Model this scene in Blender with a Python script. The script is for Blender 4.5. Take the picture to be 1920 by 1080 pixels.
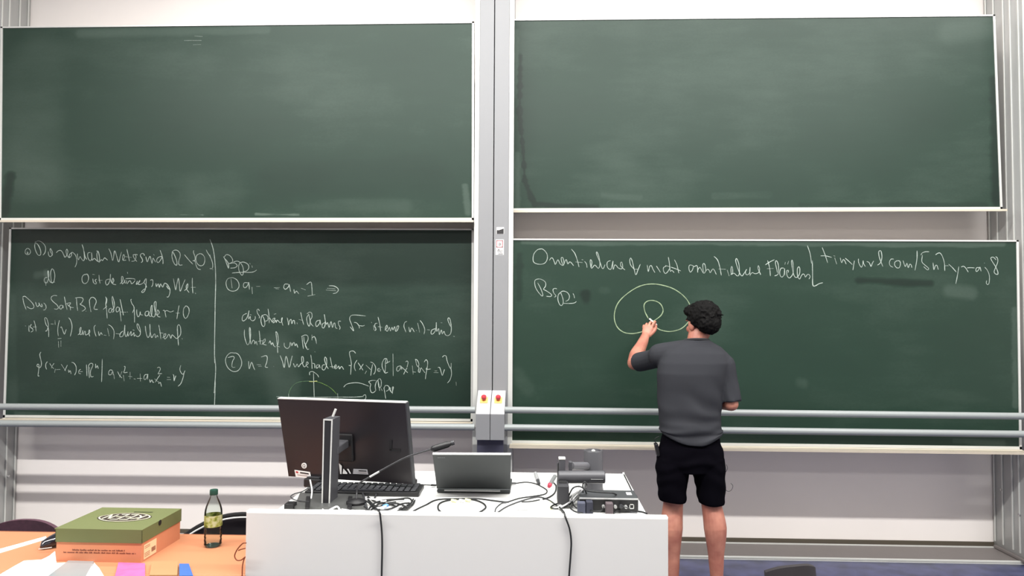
import bpy, bmesh, math, random
from mathutils import Vector, Matrix, noise
random.seed(7)
for o in list(bpy.data.objects): bpy.data.objects.remove(o)
S = bpy.context.scene
C = S.collection
# ------------------------------------------------------------------ camera
FPX, PITCH, YAW, ROLL, CAMZ = 1350.0, .0362, .0352, .0052, 1.60
_cx, _sx, _cy, _sy, _cr, _sr = math.cos(PITCH), math.sin(PITCH), math.cos(YAW), math.sin(YAW), math.cos(ROLL), math.sin(ROLL)
R = Matrix(((_cr, -_sr, 0), (_sr, _cr, 0), (0, 0, 1))) @ Matrix(((1, 0, 0), (0, 0, -1), (0, 1, 0))) @ \
    Matrix(((1, 0, 0), (0, _cx, _sx), (0, -_sx, _cx))) @ Matrix(((_cy, _sy, 0), (-_sy, _cy, 0), (0, 0, 1)))
cd = bpy.data.cameras.new('camera'); cam = bpy.data.objects.new('camera', cd); C.objects.link(cam)
cd.sensor_width = 36; cd.lens = FPX / 1920 * 36; cd.clip_start = .05
M = Matrix((R[0], -R[1], -R[2])).transposed().to_4x4(); M.translation = (0, 0, CAMZ)
cam.matrix_world = M
S.camera = cam
# ------------------------------------------------------------------ light
w = bpy.data.worlds.new('world'); S.world = w; w.use_nodes = True
w.node_tree.nodes['Background'].inputs[0].default_value = (.93, .95, 1, 1)
w.node_tree.nodes['Background'].inputs[1].default_value = .55
def area(name, loc, size, power, col=(1, .985, .95), rot=(0, 0, 0)):
    l = bpy.data.lights.new(name, 'AREA'); l.shape = 'RECTANGLE'; l.size, l.size_y = size
    l.energy = power; l.color = col
    o = bpy.data.objects.new(name, l); o.location = loc; o.rotation_euler = rot; C.objects.link(o); return o
area('ceiling_lamp_row_board', (.9, 3.75, 4.42), (7.0, .10), 205)
area('ceiling_lamp_row_front', (0, 1.42, 4.42), (9.0, .12), 640)
area('ceiling_lamp_row_rear', (0, -3.0, 4.42), (9.0, .5), 170)
S.view_settings.view_transform = 'Standard'; S.view_settings.look = 'None'
S.view_settings.gamma = 1; S.view_settings.use_curve_mapping = False
S.view_settings.exposure = 0.0
# ------------------------------------------------------------------ helpers
def ray(px, py): return R.transposed() @ Vector(((px - 960) / FPX, (py - 540) / FPX, 1))
def at(px, py, Y):
    d = ray(px, py); t = Y / d.y; return Vector((d.x * t, Y, CAMZ + d.z * t))
def atz(px, py, Z):
    d = ray(px, py); t = (Z - CAMZ) / d.z; return Vector((d.x * t, d.y * t, Z))
def lin(c):
    return tuple((v / 255 / 12.92) if v / 255 <= .04045 else ((v / 255 + .055) / 1.055) ** 2.4 for v in c) + (1,)
MATS = {}
def mat(name, rgb, rough=.5, metal=0, var=.06, scale=12, bump=0, alpha=1, trans=0, spec=.5, coat=0, stretch=None):
    if name in MATS: return MATS[name]
    m = bpy.data.materials.new(name); m.use_nodes = True; nt = m.node_tree; b = nt.nodes['Principled BSDF']
    c = lin(rgb)
    b.inputs['Roughness'].default_value = rough; b.inputs['Metallic'].default_value = metal
    b.inputs['Specular IOR Level'].default_value = spec
    if coat: b.inputs['Coat Weight'].default_value = coat
    if trans: b.inputs['Transmission Weight'].default_value = trans; b.inputs['IOR'].default_value = 1.25
    tc = nt.nodes.new('ShaderNodeTexCoord'); mp = nt.nodes.new('ShaderNodeMapping')
    if stretch: mp.inputs['Scale'].default_value = stretch
    nt.links.new(tc.outputs['Object'], mp.inputs[0])
    n = nt.nodes.new('ShaderNodeTexNoise'); n.inputs['Scale'].default_value = scale; n.inputs['Detail'].default_value = 4
    nt.links.new(mp.outputs[0], n.inputs['Vector'])
    r = nt.nodes.new('ShaderNodeMix'); r.data_type = 'RGBA'
    r.inputs[6].default_value = tuple(x * (1 - var) for x in c[:3]) + (1,)
    r.inputs[7].default_value = tuple(min(1, x * (1 + var)) for x in c[:3]) + (1,)
    nt.links.new(n.outputs['Fac'], r.inputs[0]); nt.links.new(r.outputs[2], b.inputs['Base Color'])
    if bump:
        bp = nt.nodes.new('ShaderNodeBump'); bp.inputs['Strength'].default_value = bump; bp.inputs['Distance'].default_value = .004
        nt.links.new(n.outputs['Fac'], bp.inputs['Height']); nt.links.new(bp.outputs[0], b.inputs['Normal'])
    MATS[name] = m; return m
def wloc(o):
    v = Vector((0, 0, 0))
    while o: v = v + o.location; o = o.parent
    return v
def tag(o, label=None, cat=None, group=None, kind=None):
    for k, v in (('label', label), ('category', cat), ('group', group), ('kind', kind)):
        if v: o[k] = v
    return o
def thing(name, label, cat, loc=(0, 0, 0), group=None):
    o = bpy.data.objects.new(name, None); C.objects.link(o); o.location = loc; o.empty_display_size = .05
    return tag(o, label, cat, group)
def obj(name, bm, m, parent=None, smooth=False, label=None, org=None):
    """bm is in world coordinates"""
    bm.normal_update()
    me = bpy.data.meshes.new(name)
    if parent is not None: org = wloc(parent)
    elif org is None:
        xs = [v.co for v in bm.verts]
        org = Vector(((min(v.x for v in xs) + max(v.x for v in xs)) / 2, (min(v.y for v in xs) + max(v.y for v in xs)) / 2, min(v.z for v in xs)))
    bmesh.ops.translate(bm, vec=-Vector(org), verts=bm.verts)
    bm.to_mesh(me); bm.free()
    me.materials.append(m)
    if smooth:
        for p in me.polygons: p.use_smooth = True
        try: me.set_sharp_from_angle(angle=math.radians(smooth if smooth > 1 else 40))
        except Exception: pass
    o = bpy.data.objects.new(name, me); C.objects.link(o)
    if parent is not None: o.parent = parent
    else: o.location = org
    if label: o['label'] = label
    return o
def B(): return bmesh.new()
def box(bm, a, b, bev=0, seg=2):
    a, b = Vector(a), Vector(b)
    lo = Vector((min(a.x, b.x), min(a.y, b.y), min(a.z, b.z))); hi = Vector((max(a.x, b.x), max(a.y, b.y), max(a.z, b.z)))
    r = bmesh.ops.create_cube(bm, size=1)
    for v in r['verts']: v.co = Vector([lo[i] + (v.co[i] + .5) * (hi[i] - lo[i]) for i in range(3)])
    if bev:
        es = {e for v in r['verts'] for e in v.link_edges}
        bmesh.ops.bevel(bm, geom=list(es), offset=bev, segments=seg, profile=.5, affect='EDGES')
    return bm
def obox(bm, c, ux, uy, uz, s, bev=0, seg=2):
    """oriented box: centre, three unit axes, full sizes"""
    r = bmesh.ops.create_cube(bm, size=1)
    for v in r['verts']: v.co = Vector(c) + ux * v.co.x * s[0] + uy * v.co.y * s[1] + uz * v.co.z * s[2]
    if bev:
        es = {e for v in r['verts'] for e in v.link_edges}
        bmesh.ops.bevel(bm, geom=list(es), offset=bev, segments=seg, profile=.5, affect='EDGES')
    return bm
def hexa(bm, q0, q1):
    """solid between two quads (lists of 4 points)"""
    a = [bm.verts.new(p) for p in q0]; b = [bm.verts.new(p) for p in q1]
    bm.faces.new(a[::-1]); bm.faces.new(b)
    for i in range(4): bm.faces.new((a[i], a[(i + 1) % 4], b[(i + 1) % 4], b[i]))
    bmesh.ops.recalc_face_normals(bm, faces=bm.faces); return bm
def prism(bm, pts, vec):
    a = [bm.verts.new(p) for p in pts]; b = [bm.verts.new(Vector(p) + Vector(vec)) for p in pts]; n = len(pts)
    bm.faces.new(a[::-1]); bm.faces.new(b)
    for i in range(n): bm.faces.new((a[i], a[(i + 1) % n], b[(i + 1) % n], b[i]))
    bmesh.ops.recalc_face_normals(bm, faces=bm.faces); return bm
def smoothpts(P, k=6):
    P = [Vector(p) for p in P]
    if len(P) < 3: return P
    out = []; n = len(P)
    for i in range(n - 1):
        p0 = P[i - 1] if i else P[0] * 2 - P[1]; p1, p2 = P[i], P[i + 1]; p3 = P[i + 2] if i + 2 < n else P[-1] * 2 - P[-2]
        for j in range(k):
            t = j / k
            out.append(.5 * ((2 * p1) + (p2 - p0) * t + (2 * p0 - 5 * p1 + 4 * p2 - p3) * t * t + (3 * p1 - p0 - 3 * p2 + p3) * t ** 3))
    out.append(P[-1]); return out
def tube(bm, P, r, n=10, cap=True, rr=None, flat=None):
    """tube along P; r number or list; rr second radius list along 'up'"""
    P = [Vector(p) for p in P]; N = len(P)
    if not hasattr(r, '__len__'): r = [r] * N
    if rr is None: rr = r
    elif not hasattr(rr, '__len__'): rr = [rr] * N
    T = [(P[min(i + 1, N - 1)] - P[max(i - 1, 0)]).normalized() for i in range(N)]
    up = Vector(flat) if flat else (Vector((0, 0, 1)) if abs(T[0].z) < .9 else Vector((0, 1, 0)))
    rings = []
    for i in range(N):
        t = T[i]; u = (up - t * up.dot(t))
        if u.length < 1e-4: u = t.orthogonal()
        u.normalize(); v = t.cross(u)
        if not flat: up = u
        rings.append([bm.verts.new(P[i] + v * math.cos(a) * r[i] + u * math.sin(a) * rr[i]) for a in [2 * math.pi * k / n for k in range(n)]])
    for i in range(N - 1):
        for k in range(n): bm.faces.new((rings[i][k], rings[i][(k + 1) % n], rings[i + 1][(k + 1) % n], rings[i + 1][k]))
    if cap: bm.faces.new(rings[0][::-1]); bm.faces.new(rings[-1])
    return bm
def lathe(bm, c, prof, n=32, axis='z'):
    """prof list of (r,h)"""
    rings = []
    for r, h in prof:
        ring = []
        for k in range(n):
            a = 2 * math.pi * k / n; p = Vector((r * math.cos(a), r * math.sin(a), h))
            if axis == 'x': p = Vector((p.z, p.x, p.y))
            if axis == 'y': p = Vector((p.x, p.z, p.y))
            ring.append(bm.verts.new(Vector(c) + p))
        rings.append(ring)
    for i in range(len(rings) - 1):
        for k in range(n): bm.faces.new((rings[i][k], rings[i][(k + 1) % n], rings[i + 1][(k + 1) % n], rings[i + 1][k]))
    bm.faces.new(rings[0][::-1]); bm.faces.new(rings[-1])
    bmesh.ops.recalc_face_normals(bm, faces=bm.faces); return bm
def ell(bm, c, r, rot=None, u=20, v=14):
    c = Vector(c); rows = []
    def pt(a, b):
        p = Vector((r[0] * math.sin(b) * math.cos(a), r[1] * math.sin(b) * math.sin(a), r[2] * math.cos(b)))
        return bm.verts.new(c + (rot @ p if rot is not None else p))
    top, bot = pt(0, 0), pt(0, math.pi)
    for j in range(1, v): rows.append([pt(2 * math.pi * k / u, math.pi * j / v) for k in range(u)])
    for k in range(u):
        k2 = (k + 1) % u
        bm.faces.new((top, rows[0][k], rows[0][k2])); bm.faces.new((bot, rows[-1][k2], rows[-1][k]))
        for j in range(v - 2): bm.faces.new((rows[j][k], rows[j + 1][k], rows[j + 1][k2], rows[j][k2]))
    return bm
def frame4(c, ux, uy):
    ux = Vector(ux).normalized(); uz = ux.cross(Vector(uy)).normalized(); uy = uz.cross(ux)
    m = Matrix((ux, uy, uz)).transposed().to_4x4(); m.translation = Vector(c); return m
# ------------------------------------------------------------------ materials
alu = mat('brushed_aluminium', (176, 177, 176), .4, .4, .05, 8, stretch=(6, 6, .4))
aluw = mat('bright_aluminium', (206, 207, 203), .4, .25, .05, 10)
paintg = mat('grey_powder_coat', (134, 135, 137), .5, .05, .02, 6)
tubem = mat('grey_green_tube_paint', (138, 143, 143), .4, .05, .03, 5)
darkm = mat('black_plastic', (17, 17, 19), .45, 0, .12, 60)
satin = mat('dark_grey_plastic', (52, 53, 56), .4, 0, .08, 40)
whitep = mat('white_label', (232, 232, 230), .5, 0, .02, 30)
ink = mat('dark_ink', (40, 38, 40), .6, 0, .1, 40)
rubber = mat('black_cable_rubber', (22, 24, 25), .5, 0, .1, 30)
def wall_mat():
    return mat('painted_plaster', (240, 234, 230), .85, 0, .025, 3, bump=.05)
def floor_mat():
    m = bpy.data.materials.new('blue_linoleum'); m.use_nodes = True; nt = m.node_tree; b = nt.nodes['Principled BSDF']
    tc = nt.nodes.new('ShaderNodeTexCoord'); n = nt.nodes.new('ShaderNodeTexNoise'); n.inputs['Scale'].default_value = 9; n.inputs['Detail'].default_value = 8
    nt.links.new(tc.outputs['Object'], n.inputs['Vector'])
    r = nt.nodes.new('ShaderNodeValToRGB'); r.color_ramp.elements[0].color = lin((40, 44, 68)); r.color_ramp.elements[1].color = lin((66, 70, 104))
    r.color_ramp.elements[0].position = .3; r.color_ramp.elements[1].position = .7
    nt.links.new(n.outputs[0], r.inputs[0]); nt.links.new(r.outputs[0], b.inputs['Base Color']); b.inputs['Roughness'].default_value = .35
    return m
def board_mat(name, smears, base=(31, 52, 42), seed=0):
    """green chalkboard enamel, cloudy leftover chalk dust and wiped smears; smears: (p0, p1, radius, strength), + is dust, - is wiped clean"""
    m = bpy.data.materials.new(name); m.use_nodes = True; nt = m.node_tree; L = nt.links.new; b = nt.nodes['Principled BSDF']
    b.inputs['Roughness'].default_value = .42; b.inputs['Specular IOR Level'].default_value = .35
    g = nt.nodes.new('ShaderNodeNewGeometry')
    def mth(op, *a, clamp=False):
        n = nt.nodes.new('ShaderNodeMath'); n.operation = op; n.use_clamp = clamp
        for i, x in enumerate(a):
            if isinstance(x, (int, float)): n.inputs[i].default_value = x
            else: L(x, n.inputs[i])
        return n.outputs[0]
    mp = nt.nodes.new('ShaderNodeMapping'); mp.inputs['Location'].default_value = (seed, 0, seed); mp.inputs['Scale'].default_value = (1, 1, 1.6); L(g.outputs['Position'], mp.inputs[0])
    n1 = nt.nodes.new('ShaderNodeTexNoise'); n1.inputs['Scale'].default_value = 1.1; n1.inputs['Detail'].default_value = 3; L(mp.outputs[0], n1.inputs['Vector'])
    n2 = nt.nodes.new('ShaderNodeTexNoise'); n2.inputs['Scale'].default_value = 60; n2.inputs['Detail'].default_value = 5; L(mp.outputs[0], n2.inputs['Vector'])
    mp3 = nt.nodes.new('ShaderNodeMapping'); mp3.inputs['Scale'].default_value = (2.0, 1, 9); mp3.inputs['Rotation'].default_value = (0, .12, 0); L(g.outputs['Position'], mp3.inputs[0])
    n3 = nt.nodes.new('ShaderNodeTexNoise'); n3.inputs['Scale'].default_value = 2.2; n3.inputs['Detail'].default_value = 4; L(mp3.outputs[0], n3.inputs['Vector'])
    fac = mth('ADD', mth('MULTIPLY', mth('SUBTRACT', n1.outputs[0], .5), .26), mth('MULTIPLY', mth('SUBTRACT', n3.outputs[0], .5), .07))
    fac = mth('ADD', fac, .30)
    nz = mth('MULTIPLY', mth('SUBTRACT', n3.outputs[0], .5), .05)
    for p0, p1, rad, st in smears:
        ab = p1 - p0; d = max(ab.dot(ab), 1e-6)
        vs = nt.nodes.new('ShaderNodeVectorMath'); vs.operation = 'SUBTRACT'; L(g.outputs['Position'], vs.inputs[0]); vs.inputs[1].default_value = p0
        vd = nt.nodes.new('ShaderNodeVectorMath'); vd.operation = 'DOT_PRODUCT'; L(vs.outputs[0], vd.inputs[0]); vd.inputs[1].default_value = ab / d
        t = mth('MULTIPLY', vd.outputs['Value'], 1.0, clamp=True)
        vm = nt.nodes.new('ShaderNodeVectorMath'); vm.operation = 'SCALE'; vm.inputs[0].default_value = ab; L(t, vm.inputs['Scale'])
        v2 = nt.nodes.new('ShaderNodeVectorMath'); v2.operation = 'SUBTRACT'; L(vs.outputs[0], v2.inputs[0]); L(vm.outputs[0], v2.inputs[1])
        ln = nt.nodes.new('ShaderNodeVectorMath'); ln.operation = 'LENGTH'; L(v2.outputs[0], ln.inputs[0])
        mr = nt.nodes.new('ShaderNodeMapRange'); mr.interpolation_type = 'SMOOTHSTEP'
        L(mth('ADD', ln.outputs['Value'], nz), mr.inputs[0]); mr.inputs[1].default_value = rad; mr.inputs[2].default_value = rad * .25; mr.inputs[3].default_value = 0; mr.inputs[4].default_value = st
        fac = mth('ADD', fac, mr.outputs[0])
    fac = mth('ADD', fac, mth('MULTIPLY', mth('SUBTRACT', n2.outputs[0], .5), .05), clamp=True)
    r = nt.nodes.new('ShaderNodeValToRGB'); e = r.color_ramp.elements; c = base
    e[0].color = lin((c[0] * .62, c[1] * .68, c[2] * .68)); e[0].position = 0
    e[1].color = lin((112, 128, 118)); e[1].position = 1
    x = e.new(.30); x.color = lin(c)
    L(fac, r.inputs[0]); L(r.outputs[0], b.inputs['Base Color'])
    return m
# ------------------------------------------------------------------ room
YW = 5.18; YC = 4.77; YF = 4.79; YB = 4.92; YT = 4.62
XL, XR, YR, ZC = -6.2, 6.0, -7.0, 4.5
def struct(name, bm, m): return tag(obj(name, bm, m), kind='structure')
wm = wall_mat()
struct('wall_front', box(B(), (XL, YW, -.1), (XR, YW + .15, ZC)), wm)
struct('wall_left', box(B(), (XL - .15, YR, -.1), (XL, YW + .15, ZC)), wm)
struct('wall_right', box(B(), (XR, YR, -.1), (XR + .15, YW + .15, ZC)), wm)
struct('wall_back', box(B(), (XL - .15, YR - .15, -.1), (XR + .15, YR, ZC)), wm)
struct('ceiling', box(B(), (XL - .15, YR - .15, ZC), (XR + .15, YW + .15, ZC + .1)), mat('white_ceiling', (235, 235, 232), .9))
struct('floor', box(B(), (XL, YR, -.1), (XR, YW, -.004)), floor_mat())
stripm = mat('grey_step_sheet', (116, 110, 108), .5, .05, .06, 5)
struct('baseboard_front', box(B(), (XL, YW - .012, .010), (XR, YW, .036)), mat('dark_baseboard', (84, 77, 66), .6))
struct('trim_1', box(B(), (XL, 4.862, -.002), (XR, YW, .010)), stripm)
struct('trim_2', box(B(), (XL, 4.85, 0), (XR, 4.862, .014), .003), aluw)
struct('trim_3', box(B(), (XL, YW - .055, .008), (XR, YW - .045, .018), .002), aluw)
struct('trim_4', box(B(), (XL, 4.838, -.006), (XR, 4.842, .0), .001), aluw)
struct('trim_5', box(B(), (XL, 4.842, -.006), (XR, 4.85, .001)), paintg)
# ------------------------------------------------------------------ columns
def col_x(px, py, Y): return at(px, py, Y).x
xl_in = col_x(43.5, 500, YW); xr_in = col_x(1852.5, 500, YW)
def side_column(x, sgn, label):
    t = thing('guide_column', label, 'column', (x + sgn * .07, (YC + YW) / 2, 0))
    obj('column_body', box(B(), (x, YC, .012), (x + sgn * .15, YW - .001, 4.3), .003), alu, t, 40)
    for f in (.10, .30, .47, .72, .93):
        y = YC + (YW - YC) * f
        obj('guide_rail', box(B(), (x - sgn * .007, y - .006, .05), (x, y + .006, 4.3), .002), aluw, t)
    obj('flange', box(B(), (x - sgn * .004, YC - .008, .02), (x + sgn * .03, YC, 4.3), .002), aluw, t)
    for y, z in ((YC + .30, .42), (YC + .12, .30)):
        bm = B(); lathe(bm, (x - sgn * .012, y, z), [(.001, 0), (.009, .001), (.009, .01), (.006, .013), (.001, .0135)], 14, 'x')
        obj('bolt', bm, mat('steel', (210, 210, 210), .25, .9), t, 40)
    xo = x + sgn * .15; za = at(1915 if sgn > 0 else 5, 815 if sgn > 0 else 794, YT).z - .05; zb_ = at(1915 if sgn > 0 else 5, 780 if sgn > 0 else 763, YT).z + .05
    obj('tube_bracket', box(B(), (xo - sgn * .05, YT + .0212, za), (xo, YC, zb_), .004), paintg, t)
    bm = B(); box(bm, (x - sgn * .03, YC - .002, .012), (x, YW - .05, .03), .003)
    obj('foot_angle', bm, stripm, t)
    return t
side_column(xl_in, -1, 'aluminium guide column at the left end of the chalkboards, cut by the frame')
side_column(xr_in, 1, 'aluminium guide column at the right end of the chalkboards, cut by the frame')
xa = col_x(888.5, 430, YC); xb = col_x(962.3, 430, YC); xm = col_x(925, 430, YC)
fl = .032
t = thing('guide_column', 'left half of the grey central double column, beside the board with long writing', 'column', ((xa + xm) / 2, (YC + YW) / 2, 0))
obj('column_body', box(B(), (xa + fl, YC, .012), (xm - .003, YW - .001, 4.3), .002), paintg, t)
obj('flange', box(B(), (xa, YC + .004, .012), (xa + fl, YC + .05, 4.3), .003), aluw, t)
obj('column_side', box(B(), (xa + .004, YC + .05, .012), (xa + fl, YW - .001, 4.3)), alu, t)
t = thing('guide_column', 'right half of the central double column, with two small stickers', 'column', ((xb + xm) / 2, (YC + YW) / 2, 0))
obj('column_body', box(B(), (xm + .003, YC, .012), (xb - fl, YW - .001, 4.3), .002), paintg, t)
obj('flange', box(B(), (xb - fl, YC + .004, .012), (xb, YC + .05, 4.3), .003), aluw, t)
obj('column_side', box(B(), (xb - fl, YC + .05, .012), (xb - .004, YW - .001, 4.3)), alu, t)
def plate(px0, py0, px1, py1, Y, th=.001):
    a = at(px0, py0, Y); b = at(px1, py1, Y); return box(B(), (a.x, Y - th, a.z), (b.x, Y, b.z))
obj('sticker', plate(931, 426, 945, 439, YC), whitep, t, label='small black and white sticker')
bm = B(); a = at(931.5, 438.6, YC); b_ = at(944.5, 431.5, YC); c_ = at(944.5, 428.5, YC)
prism(bm, [(a.x, YC - .0016, a.z), (b_.x, YC - .0016, a.z), (b_.x, YC - .0016, c_.z), (a.x + .015, YC - .0016, b_.z), (a.x, YC - .0016, b_.z)], (0, .001, 0)); obj('sticker_print', bm, ink, t)
s2 = obj('sticker', plate(929.5, 449, 944.5, 478, YC), whitep, t, label='white sticker with a red border')
bm = B()
for q in ((930.5, 450.5, 943, 452), (930.5, 462.5, 943, 464), (930.5, 450.5, 932, 464), (941.5, 450.5, 943, 464)):
    a = at(q[0], q[1], YC); b_ = at(q[2], q[3], YC); box(bm, (a.x, YC - .0018, a.z), (b_.x, YC - .0008, b_.z))
obj('red_border', bm, mat('faded_red_ink', (176, 104, 108), .6), s2)
bm = B()
for q in ((935.5, 455, 937, 461), (938, 456, 939.5, 460), (934, 467, 936.5, 469), (931.5, 469.5, 943, 470.5), (933, 472, 940, 472.8), (934, 475.5, 943, 477), (938, 473.5, 943, 474.3)):
    a = at(q[0], q[1], YC); b_ = at(q[2], q[3], YC); box(bm, (a.x, YC - .0018, a.z), (b_.x, YC - .0008, b_.z))
obj('sticker_print', bm, mat('grey_ink', (96, 92, 94), .6), s2)
# control boxes with emergency stops
boxm = mat('box_grey_paint', (122, 123, 126), .5, 0, .02, 6); slopem = mat('box_lit_slope', (176, 176, 178), .4, 0, .01, 6)  # slope whiter than the housing: light from above put into its colour
def control_box(pxa, pxb, side, lab):
    YX = 4.60
    x0 = at(pxa, 776, YX).x; x1 = at(pxb, 776, YX).x
    zt = at(920, 732, YC).z; zf = at(920, 776, YX).z; zb = at(920, 825, YX).z
    t = thing('control_box', lab, 'control box', ((x0 + x1) / 2, YC - .09, zb))
    bm = B(); prism(bm, [(x0, YC, zb), (x0, YX, zb), (x0, YX, zf - .004), (x0, YC, zt - .004)], (x1 - x0, 0, 0)); obj('housing', bm, boxm, t)
    bm = B(); prism(bm, [(x0, YX, zf - .004), (x0, YX, zf), (x0, YC, zt), (x0, YC, zt - .004)], (x1 - x0, 0, 0)); obj('sloped_panel', bm, slopem, t, label='sloped panel, toned white for light from above')
    n = Vector((0, -(zt - zf), (YC - YX))).normalized(); u = Vector((1, 0, 0)); v = n.cross(u)
    c = Vector(((x0 + x1) / 2, (YX + YC) / 2 + .012, (zf + zt) / 2 + .009))
    bm = B(); obox(bm, c + n * .002, u, v, n, (.05, .055, .004), .001); obj('yellow_plate', bm, mat('warning_yellow', (236, 196, 110), .5), t)
    bm = B(); tube(bm, [c + n * .003, c + n * .016], .012, 20); k = obj('button_stem', bm, mat('button_amber', (190, 110, 50), .4), t, 40)
    bm = B(); tube(bm, [c + n * .016, c + n * .019, c + n * .034, c + n * .038], [.013, .0165, .0165, .013], 24)
    obj('stop_button', bm, mat('stop_red', (176, 40, 52), .35), t, 40, label='red mushroom stop button')
control_box(892.3, 918.4, 0, 'left grey control box with a red stop button on the central column')
control_box(919.6, 945.8, 1, 'right grey control box with a red stop button on the central column')
bm = B(); a = at(895, 838, YC - .03); b_ = at(944, 838, YC - .03)
obj('column_shaft', box(bm, (a.x, YC - .06, .02), (b_.x, YC, at(920, 825, 4.6).z - .001), .002), mat('dark_blue_grey_paint', (80, 80, 98), .5), None)
tag(bpy.data.objects['column_shaft'], 'dark blue grey duct under the two control boxes', 'duct')
# ------------------------------------------------------------------ chalkboards
wood = mat('chalk_tray_aluminium', (200, 190, 172), .45, .1, .05, 8)
def chalkboard(label, q, Y, smears, seed, base=(31, 52, 42), td=.055):
    """q: TL, TR, BR, BL pixel corners of the outer frame"""
    P = [at(x, y, Y) for x, y in q]; TL, TR, BR, BL = P
    t = thing('chalkboard', label, 'chalkboard', ((BL.x + BR.x) / 2, Y, min(BL.z, BR.z)))
    def off(v, dx=0, dy=0, dz=0): return v + Vector((dx, dy, dz))
    f = .014
    sm = [(at(s[0], s[1], Y), at(s[2], s[3], Y), s[4] * Y / FPX, s[5]) for s in smears]
    m = board_mat('chalkboard_enamel', sm, base, seed)
    inn = [off(TL, f * .5, 0, -f * .5), off(TR, -f * .5, 0, -f * .5), off(BR, -f * .5, 0, f), off(BL, f * .5, 0, f)]
    obj('writing_surface', hexa(B(), inn, [v + Vector((0, .018, 0)) for v in inn]), m, t)
    obj('back_panel', hexa(B(), [v + Vector((0, .0185, 0)) for v in inn], [v + Vector((0, .028, 0)) for v in inn]), mat('pale_back_sheet', (214, 212, 208), .6), t)  # unseen pale board back, added to bounce light into the gap behind
    def bar(a, b, c, d, y0, y1): return hexa(B(), [Vector((v.x, Y + y0, v.z)) for v in (a, b, c, d)], [Vector((v.x, Y + y1, v.z)) for v in (a, b, c, d)])
    obj('top_rail', bar(TL, TR, off(TR, 0, 0, -f * .7), off(TL, 0, 0, -f * .7), -.006, .03), aluw, t)
    obj('side_rail', bar(TL, off(TL, f, 0, 0), off(BL, f, 0, 0), BL, -.006, .03), aluw, t)
    obj('side_rail', bar(off(TR, -f, 0, 0), TR, BR, off(BR, -f, 0, 0), -.006, .03), aluw, t)
    h = .020
    obj('bottom_rail', bar(off(BL, 0, 0, .030), off(BR, 0, 0, .030), off(BR, 0, 0, .012), off(BL, 0, 0, .012), -.006, .03), aluw, t)
    bm = B()
    hexa(bm, [off(BL, 0, .01 - td, .002), off(BR, 0, .01 - td, .002), off(BR, 0, .01 - td, -.004), off(BL, 0, .01 - td, -.004)], [off(BL, 0, .03, .014), off(BR, 0, .03, .014), off(BR, 0, .03, .008), off(BL, 0, .03, .008)])
    hexa(bm, [off(BL, 0, -td, .009), off(BR, 0, -td, .009), off(BR, 0, -td, -.005), off(BL, 0, -td, -.005)], [off(BL, 0, .01 - td, .009), off(BR, 0, .01 - td, .009), off(BR, 0, .01 - td, -.005), off(BL, 0, .01 - td, -.005)])
    obj('chalk_tray', bm, wood, t, label='narrow chalk tray under the board')
    return t
UL = chalkboard('upper left chalkboard, wiped clean apart from faint dashes near its top', [(2, 50.5), (889, 41), (888.6, 417), (-1, 417)], YF,
    [(380, 355, 430, 350, 60, .05), (60, 120, 60, 330, 90, .06), (20, 330, 8, 400, 14, -.3), (150, 62, 500, 56, 12, .08), (560, 380, 760, 385, 20, .05), (872, 350, 878, 398, 10, .16), (520, 340, 800, 330, 60, -.06), (480, 401, 560, 403, 4, .25), (310, 402, 380, 403, 3, .25)], 3)
UR = chalkboard('upper right chalkboard, wiped clean with dark streak at its left edge', [(961, 36.5), (1865, 28), (1879, 396.5), (959, 399)], YB,
    [(976, 105, 974, 215, 6, -.34), (974, 215, 981, 282, 5, -.34), (981, 282, 984, 340, 5, -.34), (984, 340, 1002, 384, 7, -.34), (1002, 384, 1120, 389, 7, -.28), (970, 290, 970, 385, 9, .10), (968, 60, 968, 180, 7, .08), (1340, 368, 1440, 366, 10, .06), (1130, 366, 1200, 372, 8, .05), (1864, 150, 1868, 380, 12, -.28), (1500, 384, 1850, 385, 6, -.15), (1780, 60, 1850, 50, 30, .06)], 11)
LL = chalkboard('lower left chalkboard with two columns of chalk notes', [(18.5, 427), (888.3, 429), (886.3, 793.5), (6.5, 786)], YB,
    [(520, 660, 540, 740, 50, .07), (20, 560, 24, 760, 16, .05), (68, 515, 90, 512, 12, .10), (85, 510, 88, 525, 9, .10), (30, 775, 90, 777, 6, .08), (600, 730, 860, 740, 50, -.08)], 23, (26, 46, 37))
LR = chalkboard('lower right chalkboard with chalk heading and a looping curve', [(957.5, 447.5), (1909, 450.5), (1915, 846), (956, 834)], YF,
    [(1097, 552, 1099, 562, 13, -.28), (1610, 527, 1745, 530, 9, -.3), (974, 480, 973, 560, 9, -.2), (1780, 545, 1820, 550, 18, .10), (1500, 716, 1505, 718, 16, .06), (1130, 545, 1136, 545, 12, .05), (1902, 580, 1904, 760, 8, .1), (1790, 827, 1880, 832, 8, .1), (970, 700, 990, 730, 20, .04), (980, 454, 1880, 458, 8, .14)], 37, (30, 52, 41), .095)
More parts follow.
